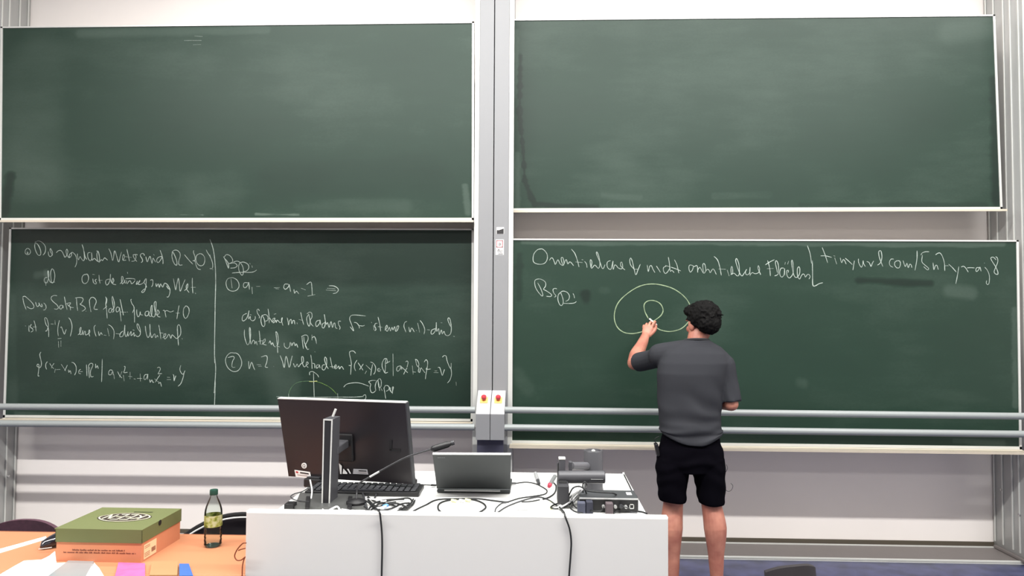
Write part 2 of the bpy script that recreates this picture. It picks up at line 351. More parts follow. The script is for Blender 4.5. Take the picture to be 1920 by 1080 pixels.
# ------------------------------------------------------------------ chalk writing
def chalk_mat(name, rgb):
    m = bpy.data.materials.new(name); m.use_nodes = True; nt = m.node_tree; b = nt.nodes['Principled BSDF']
    b.inputs['Roughness'].default_value = .95; b.inputs['Specular IOR Level'].default_value = .1; b.inputs['Base Color'].default_value = lin(rgb)
    g = nt.nodes.new('ShaderNodeNewGeometry'); n = nt.nodes.new('ShaderNodeTexNoise'); n.inputs['Scale'].default_value = 240; n.inputs['Detail'].default_value = 2
    nt.links.new(g.outputs['Position'], n.inputs['Vector'])
    n2 = nt.nodes.new('ShaderNodeTexNoise'); n2.inputs['Scale'].default_value = 22; nt.links.new(g.outputs['Position'], n2.inputs['Vector'])
    a = nt.nodes.new('ShaderNodeMath'); a.operation = 'ADD'; nt.links.new(n.outputs[0], a.inputs[0]); nt.links.new(n2.outputs[0], a.inputs[1])
    r = nt.nodes.new('ShaderNodeMapRange'); r.inputs[1].default_value = .72; r.inputs[2].default_value = 1.18; r.inputs[3].default_value = .5; r.inputs[4].default_value = 1
    nt.links.new(a.outputs[0], r.inputs[0]); nt.links.new(r.outputs[0], b.inputs['Alpha'])
    return m
chalk = chalk_mat('white_chalk', (170, 182, 174)); chalky = chalk_mat('pale_yellow_chalk', (196, 198, 130)); chalkd = chalk_mat('thin_green_white_chalk', (150, 168, 136))
def ribbon(bm, P, Y, hw):
    P = smoothpts(P, 5); N = len(P); prev = None
    for i in range(N):
        t = P[min(i + 1, N - 1)] - P[max(i - 1, 0)]
        if t.length < 1e-6: continue
        t.normalize(); n = Vector((-t.z, 0, t.x)); h = hw * (.85 + .3 * noise.noise(P[i] * 25)) * (.55 if i in (0, N - 1) else 1)
        y = Vector((0, -.0006, 0))
        r = [bm.verts.new(P[i] + n * h), bm.verts.new(P[i] + y), bm.verts.new(P[i] - n * h)]
        if prev:
            for k in (0, 1): bm.faces.new((prev[k], prev[k + 1], r[k + 1], r[k]))
        prev = r
def write(parent, Y, ox, oy, s, txt, bm=None, hw=.0026, m=None, label=None, final=True):
    """collects strokes; when final, every word (strokes close together) becomes one chalk part"""
    L = bm if bm is not None else []
    for st in txt.replace('\n', ' ').split(';'):
        pts = [p.split() for p in st.split(',') if p.strip()]
        P = [at(ox + float(x) / s, oy + float(y) / s, Y - .0012) for x, y in pts]
        if len(P) == 1: P.append(P[0] + Vector((.004, 0, -.003)))
        if P: L.append(P)
    if not final: return L
    L = sorted(L, key=lambda P: min(p.x for p in P)); groups = []
    for P in L:
        x0, x1 = min(p.x for p in P), max(p.x for p in P)
        if groups and x0 < groups[-1][1] + .022: groups[-1][0].append(P); groups[-1][1] = max(groups[-1][1], x1)
        else: groups.append([[P], x1])
    o = None
    for g_, _ in groups:
        b_m = B()
        for P in g_: ribbon(b_m, P, Y, hw)
        o = obj('chalk_writing', b_m, m or chalk, parent, label=label)
    return o
A = (40, 440, 9); Bc = (220, 440, 9); Cc = (30, 545, 9.389); D = (200, 545, 9.389); E_ = (50, 670, 10.8); F = (190, 670, 8.727); G = (400, 470, 7.385)
H = (440, 575, 8.727); I = (640, 580, 8); J = (410, 650, 7.68); K = (640, 650, 8.348); Lc = (990, 455, 8.309); Mc = (1190, 455, 9.6); Nc = (1370, 455, 9.6); O = (1520, 455, 10.667); Pc = (1690, 455, 9.6)
bm = write(LL, YB, *A, '''100 230,70 260,65 310,95 335,140 325,155 280,130 240,100 230;95 285,115 310,95 318,100 300;240 130,225 180,235 250,265 320,295 350,325 335,325 270,290 185,240 130;
225 125,290 105,350 130,400 190,410 250,395 310,365 345;455 285,460 340,485 370,515 350,525 300,500 245,490 235,485 270,505 310,530 350;590 305,620 275,660 265,690 290,715 340,735 380,765 350,785 290,770 245,755 275,765 330,800 385,820 380;
850 300,810 340,815 385,845 350,850 300,880 310,915 350,935 420,930 490,905 550;945 320,950 380,965 425,990 370,1010 400,1045 440,1065 400,1050 250,1025 165;1060 280,1075 370,1105 420;1165 300,1125 310,1120 370,1140 420,1165 440,1190 400,1185 300;1190 330,1195 430,1230 400,1265 430,1300 460;1295 280,1275 330,1285 420,1315 465,1320 400,1300 290,1265 275;1315 465,1350 420,1370 440,1400 395,1420 400,1455 430;1475 235,1510 310,1540 435,1560 350,1570 280,1590 300,1640 460,1665 380,1690 290''', final=False)
write(LL, YB, *Bc, '''95 430,120 380,110 335,90 370,95 430,150 430;160 245,180 330,205 450;130 370,240 385;260 340,330 335,335 350;240 450,290 440,315 380,300 340,270 345,280 390,330 455;460 355,440 320,400 325,390 360,420 410,425 450,400 470;
480 370,505 460,530 400,555 370,585 485,600 400,620 420,645 465;610 330,625 350;755 370,735 368,690 385,665 420,670 460,700 465,740 410,755 370;720 260,750 340,770 430,770 495;935 290,920 350,935 430,965 495,1000 515,1005 460,980 380,940 290;920 300,955 265,1010 265,1055 310,1060 370,1040 430,1035 490,1055 515,1100 510;
1130 335,1200 420,1275 500;1290 265,1285 300,1310 370,1310 430,1275 440,1310 450,1330 520,1360 575,1410 590;1390 320,1340 350,1325 420,1350 490,1400 525,1450 510,1475 450,1470 380,1430 330,1385 318;1500 255,1520 300,1560 360,1595 440,1610 510,1600 570,1560 572;1570 340,1560 370;1605 585,1615 595''', bm=bm)
write(LL, YB, 0, 0, 1, '393.3 448.5,397.8 460,401 474,402.8 490,404 507,404.4 530,403.9 551,403.4 570,403 600,402.3 640,402.2 668,402.5 681;402.5 668,404.3 687,403.9 704,402.2 730,401.3 737;403.7 716,402.6 748,402 762', hw=.0030)
bm = write(LL, YB, *A, '''440 720,400 730,385 770,400 810,430 810,450 770,465 700,455 610,445 640,460 740,490 800,510 810;510 810,500 740,495 640,515 580,545 600,565 680,555 770,530 815,500 800;500 810,570 800;410 790,415 860;1090 665,1040 690,1022 750,1040 810,1080 825,1120 790,1135 720,1110 665,1085 680;
1205 740,1215 800,1225 820;1200 670,1240 675;1270 750,1245 770,1265 810,1260 830,1230 825;1310 680,1315 750,1330 825;1300 770,1370 770;1490 750,1440 760,1420 800,1440 850,1475 820,1500 740,1505 665,1500 740,1530 820,1560 780,1545 735,1530 780,1545 830,1600 845''', final=False)
write(LL, YB, *Bc, '''45 830,90 780,95 720,75 705,70 760,85 830,120 790,125 760,130 820,165 790;170 630,175 660;140 745,200 740,280 745,300 760;155 770,165 830,200 780,225 790,240 830,280 800,300 770;340 780,320 840,370 800,380 770,350 830,390 840,440 810,470 770;480 740,450 800,480 850,495 890;490 740,485 830,470 930,435 975,410 965,440 930,475 910;
555 770,590 760,600 790,595 850,575 880;650 820,660 875,690 830,710 890,730 830,765 885,790 830,810 820,850 850,885 920,885 990,860 1050,835 1050;895 920,860 910,830 860;945 740,965 840,985 935,1005 830,1030 735,1045 830,1060 955,1100 860,1145 755;1130 945,1180 900,1190 830,1165 860,1165 910,1190 950,1210 975;1265 730,1265 850,1275 990;1240 890,1320 890;1310 980,1325 1000''', bm=bm)
bm = write(LL, YB, *Cc, '''120 130,140 230,180 335;115 115,155 100,220 150,280 210,315 270,300 310,250 315,190 280;345 200,360 260,385 280,410 240,400 215,430 270,460 280,450 230;485 215,520 250,530 300,510 335,480 340;725 90,670 85,625 110,620 150,660 200,720 250,745 300,720 325,670 320;820 260,780 260,765 300,790 325,820 290,825 260,835 310;850 105,865 180,880 260,900 335;
880 230,960 215,930 270,950 280,960 345;900 240,960 290,1015 300;1065 130,1070 230,1085 355;1040 130,1110 120,1170 130,1180 170,1150 220,1130 240,1200 280,1220 320,1180 355,1160 360;1225 360,1240 362;1290 160,1300 270,1320 375;1290 175,1320 125,1365 120,1405 160,1410 210,1380 280,1380 325,1440 330;1575 105,1590 160,1580 240,1595 350,1605 490;1575 110,1600 150,1590 230;1535 330,1570 300,1600 270''', final=False)
write(LL, YB, *D, '''90 310,50 320,35 360,50 385,85 370,95 320;80 350,130 300,135 220,105 105,95 140,110 250,125 350,100 385;225 300,185 290,165 330,180 375,215 350,225 300,240 400,255 540;235 150,255 240,275 340,295 435;235 375,345 380;360 370,370 385;440 150,425 165,445 230,480 290,490 450,490 560;455 390,480 330,485 290;530 330,530 400,550 460,580 430,590 370,600 420,640 430;
740 360,690 370,675 410,690 445,730 430,745 370,750 440,790 440,800 265,780 290,775 380,800 450,850 440,870 220,850 195,835 240,850 350,880 430,925 390,900 340,885 380,900 450,945 465;990 350,1020 355,1045 470;1020 370,1060 350,1120 375,1180 355;1275 260,1255 370,1235 500;1215 395,1285 395;1390 275,1355 320,1350 420,1380 485,1420 460,1450 380,1445 310,1405 270,1380 275''', bm=bm)
bm = write(LL, YB, *Cc, '''160 620,178 622;230 610,225 680,235 725;270 590,250 640,290 670,295 710,260 730;315 525,340 610,355 720;300 640,365 640;560 690,520 715,545 700,565 640,570 590,545 500,520 475,505 500,530 600,560 640,575 700,575 815;610 585,660 590;685 520,690 600;765 520,745 600,735 700,745 800;780 655,800 640,820 690,850 765,870 720,885 680;925 475,960 520,985 610,980 700,955 805;
1090 780,1130 740,1145 650,1120 680,1130 770,1160 760,1175 700,1180 780,1205 720,1220 720,1225 780,1270 760,1300 730,1290 690,1280 740,1300 805;1400 605,1375 640,1380 710,1410 805;1450 715,1465 790,1495 740,1520 780;1545 780,1590 790;1610 660,1640 800;735 845,800 840''', final=False)
write(LL, YB, *D, '''30 600,80 630,125 700,130 780,120 855;160 755,235 765;290 710,250 740,230 790,245 815,290 790,310 700,320 605,320 740,340 810,370 750,375 720,375 800,410 750,430 720,430 790,465 760,480 740,485 800,510 770;460 690,490 700;510 790,550 810,590 770,590 690,560 600,535 590,545 660,600 740;680 620,690 720,720 820,750 800,765 720,760 590,765 700,790 825,830 770,850 770,860 830,890 790,905 820;
915 600,935 700,955 855;930 740,1000 750;980 830,1030 800,1040 760,1010 770,1005 810,1025 850,1060 820,1090 770,1110 790,1130 840,1150 780,1180 800,1210 830,1240 840,1300 770,1300 650,1270 600,1245 640,1250 780,1265 965;1325 840,1335 855''', bm=bm)
write(LL, YB, *Cc, '745 890,750 1000;790 880,790 985')
bm = write(LL, YB, *E_, '''290 -110,265 -60,275 0,300 120,280 200,250 200,210 180,220 140,245 150,250 200,240 280,230 375,260 375;420 85,390 130,385 190,405 245;465 120,510 190,550 230;555 120,520 170,500 220;580 230,565 310;590 250,680 245;700 140,790 275;825 155,790 230,770 270;845 250,855 305,880 270,900 335;910 100,960 120,1000 190,1000 290,970 360;1095 240,1060 270,1055 320,1100 335;1065 290,1135 290;
1210 145,1215 260,1220 380;1255 150,1250 250,1270 420;1250 170,1290 125,1335 130,1335 180,1300 260,1290 330,1310 395,1355 385;1275 200,1285 400;1395 130,1400 215,1430 170,1450 230;1530 30,1525 260,1517 500''', final=False)
write(LL, YB, *F, '''185 220,150 205,120 240,125 285,160 280,185 230,195 290;205 280,213 355;265 230,300 300,340 340;340 230,295 330;370 150,390 155,380 210,370 250,430 245;360 290,375 390;470 240,470 355;440 310,505 318;530 350,560 358;635 265,640 395;585 345,670 345;750 280,710 290,695 340,715 365,745 330,760 275,755 360;790 360,800 410,825 370,845 410,860 405;870 350,925 400;880 410,930 330,960 290;915 175,945 160,965 190,945 240,930 270,995 265;
935 390,940 430,965 410,985 480;1075 325,1125 330;1070 365,1140 365;1170 280,1185 300,1190 385,1205 340,1220 300;1300 130,1285 200,1310 260,1340 275,1370 215;1355 250,1335 340,1300 430,1255 475''', bm=bm)
write(LL, YB, *G, '''140 80,170 140,210 245,205 170,150 100;150 90,180 55,230 70,265 120,260 160,215 180;220 180,290 170,330 205,300 235,235 242;280 155,330 145,370 160;370 160,350 220,360 290,395 340,415 310,410 230,375 165;370 165,420 158,480 190,490 240,460 280,410 290;505 170,510 190;535 205,540 235;260 310,380 300,520 300,575 285,600 265''')
write(LL, YB, *G, '''250 375,200 390,175 450,200 530,265 562,330 540,357 480,330 410,270 375,240 378;245 395,260 520;480 445,430 445,415 490,440 515,475 480,490 440,500 540;535 505,540 600;595 495,650 495;840 515,920 510;860 525,910 530;1040 465,990 465,975 510,1000 535,1040 500,1050 470,1070 570;1115 535,1125 590,1150 560,1185 600;1215 520,1280 545;1290 470,1350 435,1365 520,1370 620;1305 630,1410 608;1575 520,1690 530;1560 545,1700 555;1600 485,1670 490,1720 520,1730 550,1700 585,1655 595''')
bm = write(LL, YB, *H, '''200 110,140 140,122 200,140 235,190 200,220 130,235 65,225 130,230 200,255 160,260 210,300 232,335 200,335 155;250 130,275 134;405 70,385 40,365 60,375 110,405 160,400 190;440 150,430 230,450 310,480 322,495 280,480 200,445 140;440 150,500 130,540 160,540 220,500 240;545 35,560 130,565 270;570 180,600 230,620 250,660 190,625 200,615 240,640 265,670 220,680 260,700 220,740 260,770 240,780 180,765 210,775 260,790 310;645 125,680 115;
860 180,875 250,880 300,900 230,925 210,935 280,955 230,975 230,985 290;1020 260,1025 285;1080 90,1100 190,1130 295;1050 210,1110 225;1215 120,1180 180,1185 250,1210 315,1230 300,1230 210,1210 120;1180 120,1225 90,1260 110,1265 170,1240 220,1250 280,1290 325;1390 220,1340 240,1325 290,1345 325,1390 270,1395 215,1410 300;1480 260,1440 280,1430 330,1455 350,1480 300,1480 200,1465 125,1480 220,1500 290,1520 260,1545 340,1565 270,1580 250,1600 340,1620 280,1640 270,1650 340,1680 360;1740 240,1700 240,1700 290,1725 340,1715 375''', final=False)
write(LL, YB, *I, '''130 260,185 325,150 220,125 150,140 100,200 85,365 100;190 195,230 205,265 250,270 285;270 245,320 250,350 240;450 190,455 205;485 240,490 310;540 210,510 215,500 250,520 300,500 320;550 115,575 220,590 330;550 260,615 270;650 315,690 270,680 240,660 290,690 330,720 270,735 325,760 270,775 310,800 260,815 330,850 300,860 250,835 260,830 320;985 180,950 200,940 260,970 345;1010 265,1030 340,1055 280,1095 340;1120 315,1130 320;1145 205,1175 345;1180 165,1220 220,1250 300,1240 375;
1285 305,1325 310;1410 290,1360 310,1345 350,1360 375,1400 340,1420 280,1425 195,1430 330,1460 290,1470 380,1500 310,1515 370,1540 330,1560 380,1600 395,1640 360,1650 270,1630 150,1605 130,1600 170,1640 260;1490 200,1515 203;1680 405,1700 408''', bm=bm)
write(LL, YB, *H, '''160 375,160 480,190 590,215 625,245 580,260 480,255 360,240 350,245 460,265 610,300 550,325 570,330 610,350 570,370 630;400 390,410 480,420 620;380 570,460 555;440 620,490 580,500 530,470 550,465 610,520 630;560 600,580 560,600 620,620 590,640 640,670 660;670 430,680 410,705 460,715 560,700 640;675 430,690 560,700 660,705 760;680 640,740 660;810 590,815 650,860 685,900 650,910 580;930 590,935 640,955 600,975 590,990 640,1010 610,1035 670;
1100 480,1110 580,1125 690;1130 490,1140 580,1190 700;1090 490,1150 465,1195 480,1200 540,1170 600,1155 640,1190 700,1215 690;1265 460,1265 550;1270 510,1300 490,1325 530,1340 610;1310 735,1315 745''')
bm = write(LL, YB, *J, '''240 95,170 90,115 140,98 210,130 300,200 355,270 350,320 290,330 210,290 120,235 85;130 160,200 140,225 160,200 210,190 270,200 298,240 295;430 210,440 320,465 240,480 230,500 290,520 335;550 260,610 262;570 285,620 283;610 150,680 130,700 160,690 230,670 290,710 300;790 285,795 287;885 125,920 220,945 300,965 150,985 170,1015 300,1040 210,1060 130;1075 240,1100 295,1130 250,1150 290,1180 250,1220 220,1215 150,1195 150,1200 220,1230 290,1260 270,1290 240,1270 220,1260 270,1290 300;
1325 115,1340 220,1345 320;1350 240,1380 250,1385 310;1440 260,1410 270,1410 310,1440 290,1450 260,1460 310;1530 260,1495 270,1490 320,1520 335,1550 280,1555 190,1535 150,1525 190,1550 270,1580 320;1605 150,1625 250,1640 310;1600 290,1680 285;1650 310,1690 290,1690 260,1670 280,1680 320,1710 300,1730 280,1740 320,1770 285,1800 330''', final=False)
write(LL, YB, *K, '''225 105,190 70,140 75,128 110,150 220,155 290,115 295;155 290,150 360,145 440;245 210,210 270,205 330,225 380;260 250,300 310,340 370;345 270,310 320,285 360;395 380,370 425;385 290,460 360;490 270,470 370,460 455;455 240,500 260,535 320,530 390,505 435;600 340,570 350,575 385,610 385;575 365,625 362;640 240,640 320,680 415;640 250,670 195,700 190,690 240,690 330,685 410,730 400;680 190,710 190,720 240,700 265,765 225;808 110,812 460;930 300,880 315,865 360,885 385,920 350,935 305,945 360;
945 320,1000 370,1040 410;1030 330,1000 380,975 435;1005 240,1030 225,1045 250,1035 290,1030 320;1110 295,1125 435;1115 395,1165 400;1165 220,1160 200,1190 215,1215 280,1195 320;1165 220,1180 290,1215 330,1205 380,1225 405,1240 350,1255 330;1250 330,1310 410;1295 245,1325 205,1350 240,1345 320,1330 355,1400 350;1345 330,1325 430,1315 510;1460 380,1500 380;1445 405,1520 408;1510 325,1540 330,1560 390,1580 450,1600 400,1615 355;1580 165,1610 140,1640 150,1655 220,1690 310,1715 340,1720 255;1715 330,1725 430,1700 520,1660 570;1795 550,1800 610''', bm=bm)
bm = write(LL, YB, *J, '1310 410,1310 370,1350 358,1390 380,1425 410,1440 440;1365 370,1372 600,1378 800;830 720,1000 730,1400 728,1800 727;1005 680,1018 800;1712 670,1718 810', final=False)
bm = write(LL, YB, *K, '0 790,200 790,350 780;340 765,375 755,385 790,375 820,345 840', bm=bm, final=False)
dg = write(LL, YB, 0, 0, 1, '', bm=bm, label='white chalk axes with arrowheads'); dg.name = 'chalk_axes'
k = write(LL, YB, *J, '1008 690,1030 620,1080 550,1160 510,1270 497,1380 500', m=chalk_mat('faint_chalk', (84, 110, 84)), hw=.0026, label='faint half ellipse arc'); k.name = 'chalk_arc'
k = write(LL, YB, *J, '1400 502,1480 525,1590 580,1660 640,1700 690', m=MATS.get('x') or chalk_mat('faint_green_chalk', (92, 122, 68)), hw=.0026, label='faint green half ellipse arc'); k.name = 'chalk_arc'
k = write(LL, YB, *J, '1300 500,1350 502,1420 495', m=chalky, hw=.003, label='pale yellow chalk tick'); k.name = 'chalk_arc'
write(LL, YB, *K, '35 635,80 590,160 570,250 565,340 585,430 620;540 530,480 530,430 550,460 590,450 640,465 710,500 720,535 690;540 690,530 620,545 560,570 530,590 620,600 690;590 500,575 530,590 640,620 620,625 540,600 495;620 650,640 690;665 640,680 720,695 815;665 660,690 610,740 620,745 670,700 700;770 640,760 680,790 720;750 630,790 720,815 640,800 640,800 740')
# right board
bm = write(LR, YF, *Lc, '''215 95,150 110,95 170,78 250,95 310,170 337,250 325,295 270,300 190,260 125,210 92;335 275,360 240,385 245,410 300,425 340,450 290,470 270,500 330,545 355,560 320,545 240,520 235,520 280,550 350,580 280,600 270,620 330,650 300,680 320,710 360;675 100,730 170,770 280,795 380;740 300,850 310;880 290,910 330,920 390;835 265,860 268;985 380,995 300,975 265,970 310,990 400,1040 350,1095 400,1120 340,1105 220,1075 145,1068 180,1120 300,1150 390,1175 400,1200 340;
1285 280,1240 300,1230 350,1250 400,1290 415,1310 350,1325 285,1320 360,1330 415,1350 350,1380 360,1400 390,1450 410,1475 380,1465 310,1445 310,1445 360,1480 400,1510 425;1650 410,1600 350,1585 280,1600 240,1625 290,1650 400,1680 500,1715 420,1750 335;1650 415,1710 415''', final=False)
bm = write(LR, YF, *Mc, '''225 400,245 520,270 430,300 415,330 480,365 540;390 420,430 480,465 535;570 420,520 450,520 510,550 555,590 530,625 470;605 260,625 370,640 510,670 500,710 540;550 410,630 435;715 305,760 400,795 550;650 440,750 475,830 510;1040 410,990 405,975 460,1000 530,1040 490,1060 420;1030 405,1075 430,1110 410,1130 440,1135 540;1135 500,1155 460,1180 450,1240 550,1280 500,1265 400,1240 375,1225 420,1240 540;1260 540,1310 480,1340 500,1360 540,1400 480,1430 490,1470 575;
1425 245,1490 310,1530 430,1560 590;1510 475,1640 480;1665 490,1700 600''', bm=bm, final=False)
write(LR, YF, *Nc, '''0 580,35 540,30 450,15 430,5 480,15 570,60 550,120 600,155 560,150 400,110 290,90 320,110 410,150 520,200 600,250 540,290 480,270 510,270 560,300 580,340 540,350 440,345 520,350 600;350 580,390 540,440 560,500 540,520 480,500 415,490 460,520 530,540 580;665 320,700 450,715 600;625 400,700 350,790 305;655 470,770 465;790 600,850 570,865 480,850 370,820 325,805 370,830 480,840 540;960 460,910 460,885 520,890 590,925 620,960 570,970 465,975 590;985 350,975 395;1045 330,1025 390;1035 540,1040 500,1010 510,1015 590,1050 635,1090 610,1125 540,1125 400,1110 320,1095 340,1105 440,1130 560,1160 620,1200 620,1240 560,1245 470,1225 435,1200 480,1205 600,1240 655,1270 600,1300 565,1330 580,1345 620,1380 575,1410 575,1430 610,1410 655''', bm=bm)
write(LR, YF, *Nc, '1380 50,1430 200,1455 375;1470 320,1475 600,1475 730,1490 780,1530 775,1590 740,1660 720', hw=.0029)
bm = write(LR, YF, *O, '''230 95,290 250,340 405;200 265,300 265,420 295;480 300,520 430;455 262,490 270;590 300,620 400,650 340,680 360,710 430;690 310,760 370,835 440;875 360,860 450,845 550;955 320,960 400,1010 490,1040 440,1050 360,1060 420,1095 480;1120 375,1170 400,1205 475,1230 420,1260 365;1335 450,1380 420,1410 370,1425 280,1410 180,1385 160,1360 190,1370 280,1400 370,1445 480;1660 330,1610 330,1575 390,1590 460,1650 495;1730 360,1685 390,1680 450,1720 500,1770 500,1795 430,1780 370,1730 360''', final=False)
write(LR, YF, *Pc, '''30 320,70 430,100 370,125 450,150 390,175 400,190 450;283 145,280 300,245 500;500 165,430 165,370 190,355 225;380 220,370 340,420 400,490 460,470 490,400 430;570 360,585 485,610 420,640 410,665 485;615 220,660 190,700 190,740 250,775 370,782 510;780 415,850 415;850 385,920 450,990 530;1035 430,1010 590,980 740;1075 440,1120 425,1160 460,1205 530;1180 455,1240 450,1320 455;1410 450,1360 450,1340 490,1355 520,1390 490,1415 440,1435 515;1500 440,1550 500,1585 600,1580 720,1555 755,1530 730,1535 680;1490 370,1500 365;1705 310,1660 265,1615 270,1620 310,1700 440,1735 520,1735 570,1690 560,1670 520,1700 440,1735 350,1730 280,1695 250''', bm=bm)
write(LR, YF, *Lc, '''150 625,200 720,230 810,215 830,160 770,115 690,105 600,140 570,200 570,265 610,275 670,240 725;235 725,300 760,365 810,350 840,285 835;450 720,420 712,390 730,400 780,435 830,410 850;515 770,475 810,465 880,490 960,520 980,545 950,545 880,510 780;510 770,550 755,610 775,645 830,630 890,585 915;545 945,640 948,720 940,755 915;700 790,715 820,725 865''')
k = write(LR, YF, 1130, 520, 3.6, '''308 278,285 230,280 185,305 160,350 158,390 180,408 220,395 255,362 283,340 295;350 330,390 355,450 366,510 355,550 332,585 290,600 240,590 190,560 140,500 90,430 60,340 45,250 60,160 115,100 180,78 260,95 330,140 370,200 380,262 368,300 350''', m=chalkd, hw=.0036, label='closed looping curve drawn in chalk'); k.name = 'chalk_curve'
k = write(UL, YF, 0, 0, 1, '345 76,378 76;365 67.5,380 68.5;362 84,377 83.5', hw=.0018, label='three faint chalk dashes'); k.name = 'chalk_dashes'
# ------------------------------------------------------------------ barrier tubes
def rail(y0, y1, x0, x1, lab):
    a = at(x0, y0, YT); b = at(x1, y1, YT)
    d = (b - a).normalized()
    if x0 < 500: a = a + d * ((xl_in - .15 - a.x) / d.x)
    else: b = b + d * ((xr_in + .15 - b.x) / d.x)
    bm = B(); tube(bm, [a, b], .0212, 28); o = obj('steel_tube', bm, tubem, None, 40); tag(o, lab, 'rail')
rail(762.5, 768.6, 5, 891, 'upper grey steel tube across the lower left chalkboard')
rail(794, 800.8, 5, 890, 'lower grey steel tube under the lower left chalkboard')
rail(768.6, 780.4, 947, 1915, 'upper grey steel tube across the lower right chalkboard')
rail(801.5, 814, 946, 1915, 'lower grey steel tube across the lower right chalkboard')
p = at(1607, 776, YT); bm = B(); tube(bm, [p + Vector((-.018, 0, .0)), p + Vector((.014, 0, .012))], .0045, 10)
tag(obj('chalk_piece', bm, chalk and mat('chalk_stick', (240, 240, 234), .9), None, 40), 'short white piece of chalk lying on the upper right tube', 'chalk')
# ------------------------------------------------------------------ lectern desk
DZ = .90
white = mat('white_laminate', (226, 226, 223), .38, 0, .01, 5); panelm = mat('light_grey_panel', (208, 207, 203), .55, 0, .012, 4)
pf0 = atz(460.5, 963, .915); pf1 = atz(1253, 968, .915); YP = (pf0.y + pf1.y) / 2; px0 = at(460.5, 990, YP).x; px1 = at(1253, 990, YP).x
dbk = atz(1168, 888, DZ); YD = dbk.y; dxl = atz(573, 915, DZ).x; dxr = (atz(1168, 888, DZ).x + atz(1214, 958, DZ).x) / 2
t = thing('desk', 'long white lectern desk with a light grey front panel', 'desk', ((px0 + px1) / 2, (YP + YD) / 2, 0))
obj('tabletop', box(B(), (dxl, YP + .036, DZ - .03), (dxr, YD, DZ), .003), white, t)
obj('front_panel', box(B(), (px0, YP, .06), (px1, YP + .036, .915), .004), panelm, t)
obj('side_panel', box(B(), (dxl + .03, YP + .036, .0), (dxl + .055, YD - .05, DZ - .03)), panelm, t)
obj('side_panel', box(B(), (dxr - .055, YP + .036, .0), (dxr - .03, YD - .05, DZ - .03)), panelm, t)
obj('panel_edge', box(B(), (px0, YP + .001, .912), (px1, YP + .035, .9165), .001), white, t)
bm = B(); a = atz(1170, 890, DZ); b_ = atz(1207, 950, DZ); box(bm, (a.x - .004, YD - .008, DZ), (dxr - .002, YD - .002, DZ + .006), .001)
obj('back_edge', bm, white, t)
# ---- monitor (back towards the audience)
TLp, TRp, BRp, BLp = at(520.5, 748, 2.905), at(760, 756, 2.775), at(773, 908, 2.805), at(541, 893, 2.935)
monm = mat('monitor_back_plastic', (25, 21, 24), .35, 0, .08, 5, spec=.6)
t = thing('monitor', 'large black monitor seen from behind on the white desk', 'monitor', (at(625, 950, 2.62).x, 2.7, DZ))
ux = ((TRp - TLp) + (BRp - BLp)).normalized(); uz = ((TLp - BLp) + (TRp - BRp)); uz = (uz - ux * uz.dot(ux)).normalized(); un = uz.cross(ux).normalized()
if un.y < 0: un = -un
front = [TLp, TRp, BRp, BLp]
obj('back_shell', hexa(B(), front, [p + un * .022 for p in front]), monm, t)
e = .004
obj('bezel', hexa(B(), [TLp + uz * .003 - un * .001, TRp + uz * .003 - un * .001, TRp - un * .001, TLp - un * .001], [p + un * .025 for p in (TLp + uz * .003, TRp + uz * .003, TRp, TLp)]), aluw, t, label='silver top bezel')
obj('bezel', hexa(B(), [TRp - ux * .001, TRp + ux * .004, BRp + ux * .004, BRp - ux * .001], [p + un * .025 for p in (TRp, TRp + ux * .004, BRp + ux * .004, BRp)]), satin, t)
scr = [p + un * .0255 for p in front]; obj('screen', hexa(B(), [scr[0] + ux * .008 - uz * .008, scr[1] - ux * .008 - uz * .008, scr[2] - ux * .008 + uz * .014, scr[3] + ux * .008 + uz * .014], [p + un * .0008 for p in (scr[0] + ux * .008 - uz * .008, scr[1] - ux * .008 - uz * .008, scr[2] - ux * .008 + uz * .014, scr[3] + ux * .008 + uz * .014)]), mat('glass_black', (12, 12, 14), .15), t)
def on(u, v): # point on the monitor back; u,v in px by projecting a ray on its plane
    d = ray(u, v); o = Vector((0, 0, CAMZ)); k = (TLp - o).dot(un) / d.dot(un); return o + d * k
def patch(q, th=.0012, lift=0.0005):
    P = [on(*p) - un * lift for p in q]; return hexa(B(), [p - un * th for p in P], P)
0 and obj('lower_ridge', hexa(B(), [on(541, 886), on(770, 899), BRp, BLp], [p - un * .004 for p in (on(541, 888), on(770, 901), BRp, BLp)]), monm, t)
obj('vent_recess', patch([(730, 825), (735, 825), (735, 845), (730, 845)], .001), darkm, t); obj('vent_recess', patch([(730, 841), (751, 842), (751, 846), (730, 845)], .001), darkm, t)
lb = obj('asset_label', patch([(552.5, 881), (581.5, 885), (584, 897), (555, 893.5)]), whitep, t, label='white inventory label with red and black print')
obj('label_print', patch([(563, 884.5), (579, 887), (579.4, 889.2), (563.5, 886.8)], .0008, .0018), ink, lb)
obj('label_print', patch([(555, 883), (559.5, 883.8), (560, 886.8), (555.6, 886)], .0008, .0018), mat('red_ink', (176, 50, 56), .6), lb)
obj('label_print', patch([(558, 889), (577, 891.4), (577.2, 892.3), (558.2, 890)], .0008, .0018), mat('grey_ink2', (150, 140, 140), .6), lb)
cc = on(570.5, 873); bm = B(); tube(bm, [cc - un * .0005, cc - un * .0018], .0118, 28); sd = obj('round_sticker', bm, whitep, t, 40)
bm = B(); tube(bm, smoothpts([cc - un * .002 + ux * .0065 * math.cos(a) + uz * .0065 * math.sin(a) for a in [k * .7 for k in range(9)]], 3), .0009, 6); tube(bm, [cc - un * .002, cc - un * .002 + ux * .006 - uz * .005], .0009, 6); obj('sticker_symbol', bm, ink, sd)
lb = obj('type_label', patch([(663, 879), (688.5, 880.3), (690.5, 889.5), (662, 888.3)]), mat('silver_label', (170, 170, 174), .4), t)
